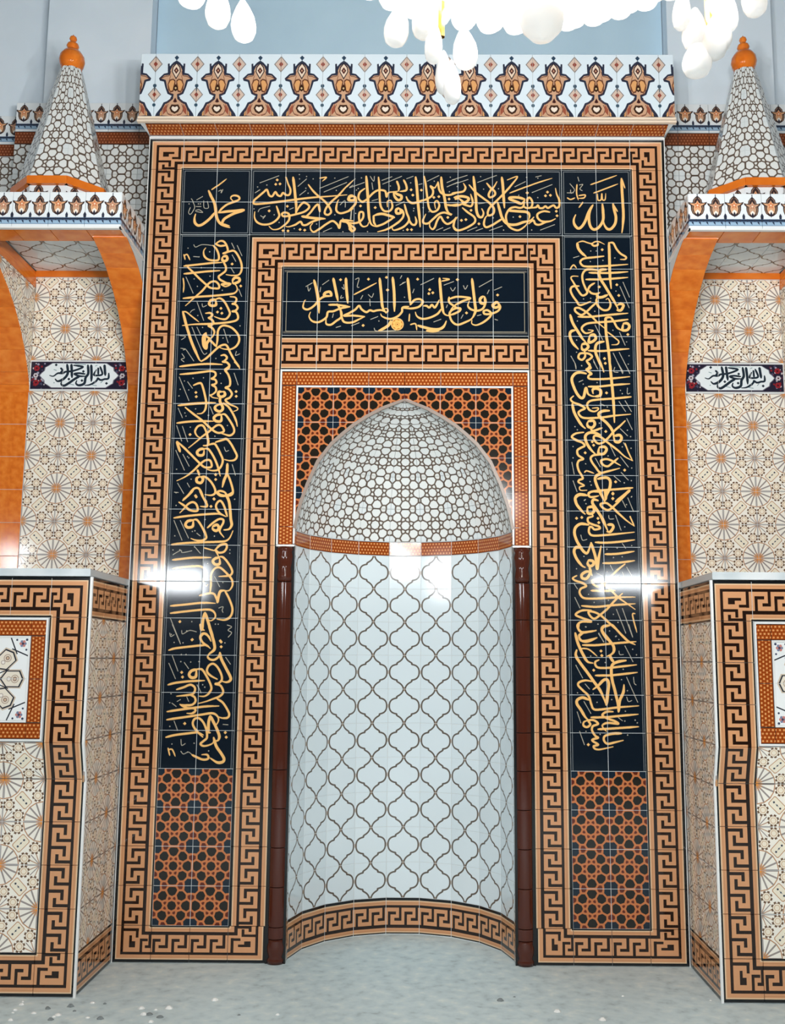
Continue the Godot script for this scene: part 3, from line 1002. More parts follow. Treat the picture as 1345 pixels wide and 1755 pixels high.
func write_ink(d: Ink, strokes: Array, gold: Color, faint: Color) -> void:
	# first the small pointing, then the broad letters over it
	for turn in 2:
		for s in strokes:
			var kind: int = s[0]
			if (turn == 0) != (kind == 3 or kind == 5):
				continue
			var pts := []
			for i in range(1, s.size(), 2):
				pts.append(Vector2(s[i], s[i + 1]))
			if kind == 4 or kind == 5:
				for p in pts:
					var r := 9.5 if kind == 4 else 4.6
					d.poly([p + Vector2(0, -r), p + Vector2(r, 0), p + Vector2(0, r), p + Vector2(-r, 0)], gold if kind == 4 else faint)
					d.disc(p.x, p.y, r * 0.66, gold if kind == 4 else faint)
			else:
				d.curve(pts, [12.5, 16.0, 8.5, 4.6][kind], gold if kind != 3 else faint, kind != 3)

func print_text(key: String, w: float, h: float, per_mm: float, frame: int) -> Texture2D:
	var d := Ink.new(w, h, per_mm, NAVY)
	var grey := rgb(122, 126, 128)
	if frame == 1:
		d.rect(8, 0, 4, h, grey)
		d.rect(w - 12, 0, 4, h, grey)
		d.rect(8, 6, w - 16, 4, grey)
	elif frame == 2:
		d.rect(9, 8, w - 18, 4, grey)
		d.rect(9, h - 12, w - 18, 4, grey)
		d.rect(9, 8, 4, h - 16, grey)
		d.rect(w - 13, 8, 4, h - 16, grey)
	elif frame == 3:
		d.rect(6, 10, w - 12, 14, rgb(84, 82, 78))
		d.rect(6, h - 24, w - 12, 14, rgb(84, 82, 78))
		d.rect(20, 22, 3, h - 44, rgb(190, 178, 150))
		d.rect(w - 23, 22, 3, h - 44, rgb(190, 178, 150))
		d.rect(20, 22, w - 40, 3, rgb(190, 178, 150))
		d.rect(20, h - 25, w - 40, 3, rgb(190, 178, 150))
		d.rect(23, 25, w - 46, h - 50, NAVY)
	write_ink(d, INK[key], rgb(240, 188, 116), rgb(176, 168, 150))
	if key == "P":
		# the small rose under the line
		var q := Vector2(655, 333)
		d.disc(q.x, q.y, 37, rgb(236, 190, 120))
		d.disc(q.x, q.y, 31, rgb(196, 124, 52))
		for k in 7:
			d.disc(q.x + cos(k * TAU / 7) * 20, q.y + sin(k * TAU / 7) * 20, 9, rgb(242, 186, 104))
		d.disc(q.x, q.y, 10, rgb(242, 186, 104))
		d.disc(q.x, q.y, 4, rgb(150, 84, 36))
	return d.tex()

func print_plaque() -> Texture2D:
	var d := Ink.new(600, 186, 1.28, rgb(38, 34, 52))
	var r := RandomNumberGenerator.new()
	r.seed = 5
	for s in [0.0, 1.0]:
		for i in 34:
			var x := r.randf_range(6, 92)
			var y := r.randf_range(8, 178)
			var c: Color = [rgb(132, 36, 44), rgb(150, 150, 170), rgb(96, 40, 58), rgb(70, 70, 96), rgb(186, 176, 180)][r.randi() % 5]
			d.disc(600 - x if s else x, y, r.randf_range(3, 8), c)
		for q in [[36.0, 46.0, 20.0, rgb(142, 38, 46)], [36.0, 140.0, 20.0, rgb(142, 38, 46)], [32.0, 93.0, 17.0, rgb(196, 190, 196)]]:
			var x: float = 600 - q[0] if s else q[0]
			for k in 6:
				d.disc(x + cos(k * TAU / 6) * q[2] * 0.55, q[1] + sin(k * TAU / 6) * q[2] * 0.55, q[2] * 0.42, q[3])
			d.disc(x, q[1], q[2] * 0.3, rgb(58, 22, 34))
	var half := [Vector2(0, 12), Vector2(170, 12), Vector2(196, 30), Vector2(214, 40), Vector2(218, 62), Vector2(234, 76), Vector2(248, 93), Vector2(234, 110), Vector2(218, 124), Vector2(214, 146), Vector2(196, 156), Vector2(170, 174), Vector2(0, 174)]
	d.poly(shifted(sym(half), Vector2(300, 0)), rgb(120, 120, 134))
	d.poly(shifted(sym(half), Vector2(300, 0) + Vector2(0, 93 * 0.025), Vector2(0.975, 0.975)), rgb(226, 234, 238))
	d.rect(0, 0, 600, 4, rgb(198, 200, 204))
	d.rect(0, 182, 600, 4, rgb(198, 200, 204))
	write_ink(d, INK["B"], rgb(34, 46, 58), rgb(120, 150, 156))
	return d.tex()

# ------------------------------------------------------------------ meshes
func commit(v: PackedVector3Array, n: PackedVector3Array, uv: PackedVector2Array) -> ArrayMesh:
	var a := []
	a.resize(Mesh.ARRAY_MAX)
	a[Mesh.ARRAY_VERTEX] = v
	a[Mesh.ARRAY_NORMAL] = n
	a[Mesh.ARRAY_TEX_UV] = uv
	var m := ArrayMesh.new()
	m.add_surface_from_arrays(Mesh.PRIMITIVE_TRIANGLES, a)
	return m

func quad(v: PackedVector3Array, n: PackedVector3Array, uv: PackedVector2Array, p: Array, t: Array) -> void:
	# p runs counter-clockwise seen from outside; Godot's front faces run clockwise
	var nn: Vector3 = (p[1] - p[0]).cross(p[2] - p[0]).normalized()
	if nn == Vector3.ZERO:
		nn = (p[2] - p[0]).cross(p[3] - p[0]).normalized()
	for i in [0, 2, 1, 0, 3, 2]:
		v.append(p[i])
		n.append(nn)
		uv.append(t[i])

func tile_mesh(w: float, h: float, rot := 0, flip := false, uv := Rect2(0, 0, 1, 1), thick := 0.008) -> ArrayMesh:
	var key := "%.4f %.4f %d %s %s %.4f" % [w, h, rot, flip, uv, thick]
	if cache.has(key):
		return cache[key]
	var c := 0.0014
	var a := w * 0.5
	var b := h * 0.5
	var to_uv := func(x: float, y: float) -> Vector2:
		var s := x / w + 0.5
		var t := 0.5 - y / h
		if flip:
			s = 1.0 - s
		for i in rot:
			var keep := s
			s = t
			t = 1.0 - keep
		return uv.position + Vector2(s, t) * uv.size
	var corners := [Vector2(-1, -1), Vector2(1, -1), Vector2(1, 1), Vector2(-1, 1)]
	var top := corners.map(func(q): return Vector3(q.x * (a - c), q.y * (b - c), thick))
	var mid := corners.map(func(q): return Vector3(q.x * a, q.y * b, thick - c))
	var low := corners.map(func(q): return Vector3(q.x * a, q.y * b, 0))
	var v := PackedVector3Array()
	var n := PackedVector3Array()
	var t := PackedVector2Array()
	var uvs := func(ps: Array) -> Array: return ps.map(func(p): return to_uv.call(p.x, p.y))
	quad(v, n, t, top, uvs.call(top))
	for i in 4:
		var j := (i + 1) % 4
		var p := [mid[i], mid[j], top[j], top[i]]
		quad(v, n, t, p, uvs.call(p))
		p = [low[i], low[j], mid[j], mid[i]]
		quad(v, n, t, p, uvs.call(p))
	cache[key] = commit(v, n, t)
	return cache[key]

func slab_mesh(pts: PackedVector2Array, thick: float, uv_at := Vector2.ZERO, uv_size := Vector2.ONE) -> ArrayMesh:
	# a flat piece of any outline in the local xy plane, from z 0 to thick
	var v := PackedVector3Array()
	var n := PackedVector3Array()
	var t := PackedVector2Array()
	if Geometry2D.is_polygon_clockwise(pts):
		pts = pts.duplicate()
		pts.reverse()
	var tri := Geometry2D.triangulate_polygon(pts)
	for z in [thick, 0.0]:
		for i in range(0, tri.size(), 3):
			for k in ([0, 2, 1] if z > 0.0 else [0, 1, 2]):
				var p := pts[tri[i + k]]
				v.append(Vector3(p.x, p.y, z))
				n.append(Vector3(0, 0, 1 if z > 0.0 else -1))
				t.append(Vector2((p.x - uv_at.x) / uv_size.x, 1.0 - (p.y - uv_at.y) / uv_size.y))
	for i in pts.size():
		var p := pts[i]
		var q := pts[(i + 1) % pts.size()]
		var e := Vector2((p.x - uv_at.x) / uv_size.x, 1.0 - (p.y - uv_at.y) / uv_size.y)
		var f := Vector2((q.x - uv_at.x) / uv_size.x, 1.0 - (q.y - uv_at.y) / uv_size.y)
		quad(v, n, t, [Vector3(p.x, p.y, 0), Vector3(q.x, q.y, 0), Vector3(q.x, q.y, thick), Vector3(p.x, p.y, thick)], [e, f, f, e])
	return commit(v, n, t)

func lathe_mesh(profile: Array, segs: int, flat := false, turn := 0.0) -> ArrayMesh:
	# profile: Vector2(radius, y) from foot to top
	var v := PackedVector3Array()
	var n := PackedVector3Array()
	var t := PackedVector2Array()
	for i in profile.size() - 1:
		var a: Vector2 = profile[i]
		var b: Vector2 = profile[i + 1]
		for s in segs:
			var f0 := s * TAU / segs + turn
			var f1 := (s + 1) * TAU / segs + turn
			var p := [Vector3(sin(f0) * a.x, a.y, cos(f0) * a.x), Vector3(sin(f1) * a.x, a.y, cos(f1) * a.x), Vector3(sin(f1) * b.x, b.y, cos(f1) * b.x), Vector3(sin(f0) * b.x, b.y, cos(f0) * b.x)]
			var u := [Vector2(float(s) / segs, a.y), Vector2(float(s + 1) / segs, a.y), Vector2(float(s + 1) / segs, b.y), Vector2(float(s) / segs, b.y)]
			var start := v.size()
			quad(v, n, t, p, u)
			if not flat:
				var smooth := func(idx: int) -> Vector2:
					var lo: Vector2 = profile[maxi(idx - 1, 0)]
					var hi: Vector2 = profile[mini(idx + 1, profile.size() - 1)]
					return Vector2(hi.y - lo.y, lo.x - hi.x).normalized()
				var na: Vector2 = smooth.call(i)
				var nb: Vector2 = smooth.call(i + 1)
				var ns := [Vector3(sin(f0) * na.x, na.y, cos(f0) * na.x), Vector3(sin(f1) * na.x, na.y, cos(f1) * na.x), Vector3(sin(f1) * nb.x, nb.y, cos(f1) * nb.x), Vector3(sin(f0) * nb.x, nb.y, cos(f0) * nb.x)]
				var order := [0, 2, 1, 0, 3, 2]
				for q in 6:
					n[start + q] = ns[order[q]].normalized()
	return commit(v, n, t)

func box_mesh(lo: Vector3, hi: Vector3, c := 0.0) -> ArrayMesh:
	var pts := PackedVector2Array([Vector2(lo.x + c, lo.y), Vector2(hi.x - c, lo.y), Vector2(hi.x, lo.y + c), Vector2(hi.x, hi.y - c), Vector2(hi.x - c, hi.y), Vector2(lo.x + c, hi.y), Vector2(lo.x, hi.y - c), Vector2(lo.x, lo.y + c)]) if c > 0.0 else PackedVector2Array([Vector2(lo.x, lo.y), Vector2(hi.x, lo.y), Vector2(hi.x, hi.y), Vector2(lo.x, hi.y)])
	var m := slab_mesh(pts, hi.z - lo.z)
	var st := SurfaceTool.new()
	st.append_from(m, 0, Transform3D(Basis(), Vector3(0, 0, lo.z)))
	return st.commit()

func joined(list: Array) -> ArrayMesh:
	var st := SurfaceTool.new()
	for m in list:
		st.append_from(m, 0, Transform3D())
	return st.commit()

func tube_mesh(pts: Array, r: float, segs := 8) -> ArrayMesh:
	var v := PackedVector3Array()
	var n := PackedVector3Array()
	var t := PackedVector2Array()
	for i in pts.size() - 1:
		var a: Vector3 = pts[i]
		var b: Vector3 = pts[i + 1]
		var d := (b - a).normalized()
		var x := d.cross(Vector3.UP if absf(d.y) < 0.9 else Vector3.RIGHT).normalized()
		var y := d.cross(x)
		for s in segs:
			var e := x * cos(s * TAU / segs) + y * sin(s * TAU / segs)
			var f := x * cos((s + 1) * TAU / segs) + y * sin((s + 1) * TAU / segs)
			quad(v, n, t, [a + e * r, a + f * r, b + f * r, b + e * r], [Vector2.ZERO, Vector2.ONE, Vector2.ONE, Vector2.ZERO])
	return commit(v, n, t)

# ------------------------------------------------------------------ nodes
func thing(called: String, at: Vector3, label: String, category: String, group := "") -> Node3D:
	var o := Node3D.new()
	o.name = called
	add_child(o, true)
	o.position = at
	o.set_meta("label", label)
	o.set_meta("category", category)
	if group:
		o.set_meta("group", group)
	return o

func put(parent: Node, called: String, mesh: Mesh, m: Material, at := Transform3D()) -> MeshInstance3D:
	var o := MeshInstance3D.new()
	o.name = called
	o.mesh = mesh
	o.material_override = m
	parent.add_child(o, true)
	o.global_transform = at
	return o

func face(at: Vector3, u: Vector3, v: Vector3) -> Transform3D:
	return Transform3D(Basis(u, v, u.cross(v)), at)

const FRONT := [Vector3(1, 0, 0), Vector3(0, 1, 0)]

func lay(parent: Node, m: Material, at: Vector3, u: Vector3, v: Vector3, w: float, h: float, rot := 0, flip := false, uv := Rect2(0, 0, 1, 1), called := "tile", tilt := 0.0035) -> MeshInstance3D:
	# at: middle of the glazed face; the tile is 8 mm thick
	var f := face(at, u, v)
	f.basis = f.basis.rotated(u, rng.randf_range(-tilt, tilt)).rotated(v, rng.randf_range(-tilt, tilt))
	f.origin = at - f.basis.z * 0.008
	return put(parent, called, tile_mesh(w - GAP, h - GAP, rot, flip, uv), m, f)

func lay_rect(parent: Node, m: Material, x0: float, x1: float, y0: float, y1: float, z: float, rot := 0, flip := false, uv := Rect2(0, 0, 1, 1)) -> MeshInstance3D:
	return lay(parent, m, Vector3((x0 + x1) * 0.5, (y0 + y1) * 0.5, z), Vector3.RIGHT, Vector3.UP, absf(x1 - x0), y1 - y0, rot, flip, uv)

func bed(parent: Node, called: String, x0: float, x1: float, y0: float, y1: float, z: float) -> MeshInstance3D:
	return put(parent, called, box_mesh(Vector3(x0, y0, z - 0.03), Vector3(x1, y1, z - 0.0014)), M.grout)

func row(from: float, to: float, n: int) -> Array:
	return range(n + 1).map(func(i): return lerpf(from, to, float(i) / n))

func lay_print(part: Node, m: Material, xs: Array, ys: Array, z := 0.0) -> void:
	# one print carried by a grid of tiles
	var w: float = xs[-1] - xs[0]
	var h: float = ys[-1] - ys[0]
	for i in xs.size() - 1:
		for j in ys.size() - 1:
			lay_rect(part, m, xs[i], xs[i + 1], ys[j], ys[j + 1], z, 0, false, Rect2((xs[i] - xs[0]) / w, (ys[-1] - ys[j + 1]) / h, (xs[i + 1] - xs[i]) / w, (ys[j + 1] - ys[j]) / h))

func make_materials() -> void:
	var gloss := 0.09
	mat("grout", rgb(206, 212, 214), 0.8)
	mat("key", Color.WHITE, gloss, print_key())
	mat("corner", Color.WHITE, gloss, print_corner())
	mat("star_dark", Color.WHITE, gloss, print_star(rgb(192, 116, 68), rgb(26, 22, 16), rgb(12, 30, 46), rgb(92, 32, 16), 0.1))
	mat("star_white", Color.WHITE, gloss, print_star(rgb(98, 84, 74), rgb(228, 232, 232), rgb(222, 229, 232), rgb(226, 228, 226), 0.085))
	mat("lattice", Color.WHITE, gloss, print_lattice())
	mat("geometric", Color.WHITE, gloss, print_geometric())
	mat("mini", Color.WHITE, gloss, print_mini(rgb(160, 72, 22), rgb(228, 170, 104)))
	mat("mini_brown", Color.WHITE, gloss, print_mini(rgb(124, 66, 40), rgb(176, 110, 74)))
	mat("crown", Color.WHITE, gloss, print_crown())
	mat("crest", Color.WHITE, gloss, print_crest())
	mat("medallion", Color.WHITE, gloss, print_medallion())
	mat("plaque", Color.WHITE, gloss, print_plaque())
	mat("text_left", Color.WHITE, 0.07, print_text("L", 400, 3000, 0.68, 1))
	mat("text_right", Color.WHITE, 0.07, print_text("R", 400, 3000, 0.68, 1))
	mat("text_band", Color.WHITE, 0.07, print_text("T", 1800, 400, 0.9, 2))
	mat("text_panel", Color.WHITE, 0.07, print_text("P", 1400, 400, 0.9, 3))
	mat("name_left", Color.WHITE, 0.07, print_text("ML", 400, 400, 0.96, 2))
	mat("name_right", Color.WHITE, 0.07, print_text("MR", 400, 400, 0.96, 2))
	mat("orange", Color.WHITE, 0.1, noise_tex(256, 0.012, [[0.0, rgb(204, 100, 24)], [0.5, rgb(220, 118, 36)], [1.0, rgb(230, 136, 52)]], 4, 3))
	mat("column", rgb(74, 32, 20), 0.08)
	mat("white_trim", rgb(226, 228, 228), 0.3)
	mat("cream_trim", rgb(232, 214, 194), 0.3)
	mat("grey_trim", rgb(150, 140, 132), 0.35)
	mat("rim_trim", rgb(128, 110, 98), 0.35)
	mat("black_trim", rgb(18, 20, 22), 0.15)
	mat("marble", Color.WHITE, 0.18, noise_tex(256, 0.01, [[0.0, rgb(176, 188, 194)], [0.5, rgb(206, 214, 218)], [1.0, rgb(224, 228, 230)]], 5, 8))
	var paint := mat("paint", Color.WHITE, 0.7, noise_tex(512, 0.006, [[0.0, rgb(178, 208, 228)], [0.5, rgb(184, 214, 233)], [1.0, rgb(190, 219, 237)]], 4, 12))
	paint.uv1_triplanar = true
	paint.uv1_world_triplanar = true
	paint.uv1_scale = Vector3.ONE * 0.4
	var paint2 := mat("paint_pier", Color.WHITE, 0.7, noise_tex(512, 0.006, [[0.0, rgb(212, 227, 240)], [0.5, rgb(218, 232, 244)], [1.0, rgb(224, 236, 247)]], 4, 13))
	paint2.uv1_triplanar = true
	paint2.uv1_world_triplanar = true
	paint2.uv1_scale = Vector3.ONE * 0.4
	mat("room_paint", rgb(122, 118, 112), 0.8)
	var concrete := mat("concrete", Color.WHITE, 0.75, noise_tex(1024, 0.02, [[0.0, rgb(160, 176, 180)], [0.28, rgb(190, 207, 211)], [0.5, rgb(199, 216, 220)], [0.7, rgb(205, 220, 222)], [1.0, rgb(226, 234, 230)]], 6, 21))
	concrete.uv1_triplanar = true
	concrete.uv1_world_triplanar = true
	concrete.uv1_scale = Vector3.ONE * 0.5
	concrete.heightmap_enabled = true
	concrete.heightmap_texture = noise_tex(512, 0.03, [[0.0, Color.BLACK], [1.0, Color.WHITE]], 5, 22)
	concrete.heightmap_scale = 0.25
	mat("plaster", rgb(226, 228, 226), 0.9)
	mat("rubble", rgb(120, 128, 130), 0.9)
	var gold := mat("gold", rgb(214, 176, 92), 0.25)
	gold.metallic = 0.9
	var crystal := mat("crystal", rgb(250, 250, 250), 0.05)
	crystal.backlight_enabled = true
	crystal.backlight = Color(0.95, 0.95, 0.95)
	var bulb := mat("bulb", Color.WHITE, 0.4)
	bulb.emission_enabled = true
	bulb.emission = Color(1.0, 0.98, 0.95)
	bulb.emission_energy_multiplier = 12.0
	var daylight := mat("daylight", Color.WHITE, 0.4)
	daylight.emission_enabled = true
	daylight.emission = Color(0.96, 0.98, 1.0)
	daylight.emission_energy_multiplier = 26.0

# ------------------------------------------------------------------ the room
func structure(called: String, mesh: Mesh, m: Material) -> MeshInstance3D:
	var o := put(self, called, mesh, m)
	o.set_meta("kind", "structure")
	return o

func tile_wall(parent: Node, x0: float, x1: float, n: int, z: float, rows := 5) -> void:
	# the dado behind the pulpits: patterned tiles, a brown strip and a crest of palmettes
	var xs := row(x0, x1, n)
	for i in n:
		for j in rows:
			lay_rect(parent, M.star_white, xs[i], xs[i + 1], maxf(4.78 - (j + 1) * 0.2, 0.003), 4.78 - j * 0.2, z)
		lay_rect(parent, M.mini_brown, xs[i], xs[i + 1], 4.78, 4.866, z)
		lay_rect(parent, M.crest, xs[i], xs[i + 1], 4.866, 5.062, z)

func build_room() -> void:
	structure("floor", box_mesh(Vector3(-5.6, -0.2, -1.2), Vector3(5.6, 0.0, 9.6)), M.concrete)
	structure("ceiling", box_mesh(Vector3(-5.6, 7.6, -1.2), Vector3(5.6, 7.8, 9.6)), M.room_paint)
	structure("wall_left", box_mesh(Vector3(-5.8, 0, -1.2), Vector3(-5.6, 7.6, 9.6)), M.room_paint)
	structure("wall_right", box_mesh(Vector3(5.6, 0, -1.2), Vector3(5.8, 7.6, 9.6)), M.room_paint)
	structure("wall_rear", box_mesh(Vector3(-5.8, 0, 9.6), Vector3(5.8, 7.6, 9.8)), M.room_paint)
	structure("wall_back", box_mesh(Vector3(-5.8, 0, -1.2), Vector3(5.8, 7.6, -0.62)), M.paint_pier)
	structure("wall_centre", box_mesh(Vector3(-1.655, 4.6, -0.619), Vector3(1.655, 7.6, -0.585)), M.paint)
	for s in [-1, 1]:
		var dx := -3.71 if s < 0 else 2.51
		var dado := structure("trim_%d" % (5 if s < 0 else 6), box_mesh(Vector3(dx, 0, -0.6195), Vector3(dx + 1.2, 5.06, -0.6114)), M.grout)
		tile_wall(dado, dx, dx + 1.2, 6, -0.61, 24)
	for s in [-1, 1]:
		var x0 := -2.49 if s < 0 else 1.505
		var pier := structure("trim_%d" % (1 if s < 0 else 2), box_mesh(Vector3(x0, 0, -0.619), Vector3(x0 + 0.985, 5.06, -0.462)), M.grout)
		tile_wall(pier, x0, x0 + 0.985, 5, -0.45)
		var px := -2.33 if s < 0 else 1.66
		structure("trim_%d" % (3 if s < 0 else 4), box_mesh(Vector3(px, 5.061, -0.619), Vector3(px + 0.67, 7.6, -0.47), 0.006), M.paint_pier)
	# windows behind the place where the picture is taken from: their light glints on the glaze
	var spots := [[Vector3(-3.6, 2.72, 9.58), 1.0, 0.42, PI], [Vector3(3.15, 2.72, 9.58), 0.9, 0.26, PI], [Vector3(-5.58, 2.87, 7.5), 0.7, 0.5, PI / 2], [Vector3(-0.2, 3.2, 9.58), 0.55, 0.4, PI]]
	for i in spots.size():
		var q: Array = spots[i]
		var t := Transform3D(Basis(Vector3.UP, q[3]), q[0])
		var w: float = q[1]
		var h: float = q[2]
		var f := 0.05
		var frame := joined([box_mesh(Vector3(-w / 2 - f, -h / 2 - f, 0), Vector3(w / 2 + f, -h / 2, 0.04)), box_mesh(Vector3(-w / 2 - f, h / 2, 0), Vector3(w / 2 + f, h / 2 + f, 0.04)), box_mesh(Vector3(-w / 2 - f, -h / 2, 0), Vector3(-w / 2, h / 2, 0.04)), box_mesh(Vector3(w / 2, -h / 2, 0), Vector3(w / 2 + f, h / 2, 0.04)), box_mesh(Vector3(-0.02, -h / 2, 0), Vector3(0.02, h / 2, 0.03))])
		var o := put(self, "window_%d" % (i + 1), frame, M.white_trim, t)
		o.set_meta("kind", "structure")
		put(o, "pane", box_mesh(Vector3(-w / 2, -h / 2, 0.0), Vector3(w / 2, h / 2, 0.012)), M.daylight, t)
		var l := AreaLight3D.new()
		l.name = "window_light"
		l.area_size = Vector2(w, h)
		l.area_normalize_energy = true
		l.light_energy = 3.0
		l.light_color = Color(0.95, 0.98, 1.0)
		l.shadow_enabled = true
		o.add_child(l, true)
		l.global_transform = t * Transform3D(Basis(Vector3.UP, PI), Vector3(0, 0, 0.05))

# ------------------------------------------------------------------ the prayer niche
func facet(angle: float, r: float, y: float) -> Array:
	return [Vector3(sin(angle) * r, y, -cos(angle) * r), Vector3(cos(angle), 0, sin(angle))]

func facet_angles() -> Array:
	var out := [[-PI / 2, -4.5 * STEP]]
	for i in 9:
		out.append([(i - 4.5) * STEP, (i - 3.5) * STEP])
	out.append([4.5 * STEP, PI / 2])
	return out

func ring_shell(y0: float, y1: float, r: float, thick: float) -> ArrayMesh:
	# the bed behind the facets: one thin upright slab for each facet
	var st := SurfaceTool.new()
	for a in facet_angles():
		var mid: float = (a[0] + a[1]) * 0.5
		var half: float = (a[1] - a[0]) * 0.5
		var f := facet(mid, r * cos(half), (y0 + y1) * 0.5)
		var w := 2.0 * r * sin(half) + (thick * 0.6 if half > 0.1 else -0.03)
		var m := box_mesh(Vector3(-w / 2, -(y1 - y0) / 2, -thick), Vector3(w / 2, (y1 - y0) / 2, -0.0014))
		st.append_from(m, 0, face(f[0], f[1], Vector3.UP))
	return st.commit()

func lay_facets(part: Node, m: Material, y0: float, y1: float, rot: int, tilt: float) -> void:
	for a in facet_angles():
		var mid: float = (a[0] + a[1]) * 0.5
		var half: float = (a[1] - a[0]) * 0.5
		var f := facet(mid, NICHE_R * cos(half), (y0 + y1) * 0.5)
		var share := sin(half) / sin(STEP * 0.5)
		var uv := Rect2(0, 0, 1, 1)
		if share < 0.9:
			uv = Rect2(1.0 - share if mid < 0 else 0.0, 0, share, 1) if rot == 0 else Rect2(0, 0, 1, share)
		lay(part, m, f[0], f[1], Vector3.UP, 2.0 * NICHE_R * sin(half), y1 - y0, rot, false, uv, "tile", tilt)

func arch_r(y: float) -> float:
	for i in ARCH.size() - 1:
		if y <= ARCH[i + 1].y:
			return lerpf(ARCH[i].x, ARCH[i + 1].x, (y - ARCH[i].y) / (ARCH[i + 1].y - ARCH[i].y))
	return 0.0

func dome_patch(a0: float, a1: float, s0: float, s1: float, lens: Array, total: float, out: float, thick: float) -> ArrayMesh:
	# a curved tile of the half dome between two meridians and two heights along the profile
	var at := func(s: float) -> Vector2:
		for i in lens.size() - 1:
			if s <= lens[i + 1]:
				return ARCH[i].lerp(ARCH[i + 1], (s - lens[i]) / (lens[i + 1] - lens[i]))
		return ARCH[-1]
	var v := PackedVector3Array()
	var n := PackedVector3Array()
	var t := PackedVector2Array()
	var nu := 4
	var nv := 6
	var g := 0.0011
	var grid := []
	var mid := (a0 + a1) * 0.5
	for layer in 2:
		var rows := []
		for j in nv + 1:
			var s := lerpf(s0 + g, s1 - g, float(j) / nv)
			var p: Vector2 = at.call(s)
			var p2: Vector2 = at.call(minf(s + 0.01, total))
			var p1: Vector2 = at.call(maxf(s - 0.01, 0.0))
			var tan := (p2 - p1).normalized()
			var nrm := Vector2(tan.y, -tan.x)  # outwards, away from the axis
			var q := p + nrm * (out + (thick if layer else 0.0))
			var line := []
			for i in nu + 1:
				var ga := minf(g / maxf(p.x, 0.02), (a1 - a0) * 0.3)
				var a := lerpf(a0 + ga, a1 - ga, float(i) / nu)
				line.append([Vector3(sin(a) * q.x, q.y, -cos(a) * q.x), Vector2(0.5 + (a - mid) * p.x / TILE, 1.0 - (s - s0) / TILE), -Vector3(sin(a) * nrm.x, nrm.y, -cos(a) * nrm.x)])
			rows.append(line)
		grid.append(rows)
	for j in nv:
		for i in nu:
			var c := [grid[0][j][i], grid[0][j][i + 1], grid[0][j + 1][i + 1], grid[0][j + 1][i]]
			for k in [0, 2, 1, 0, 3, 2]:
				v.append(c[k][0])
				t.append(c[k][1])
				n.append(c[k][2])
	var rim := []
	for i in nu:
		rim.append([0, i, 0, i + 1])
	for j in nv:
		rim.append([j, nu, j + 1, nu])
	for i in nu:
		rim.append([nv, nu - i, nv, nu - i - 1])
	for j in nv:
		rim.append([nv - j, 0, nv - j - 1, 0])
	for e in rim:
		var a: Array = grid[0][e[0]][e[1]]
		var b: Array = grid[0][e[2]][e[3]]
		var c: Array = grid[1][e[2]][e[3]]
		var d: Array = grid[1][e[0]][e[1]]
		quad(v, n, t, [d[0], c[0], b[0], a[0]], [d[1], c[1], b[1], a[1]])
	return commit(v, n, t)

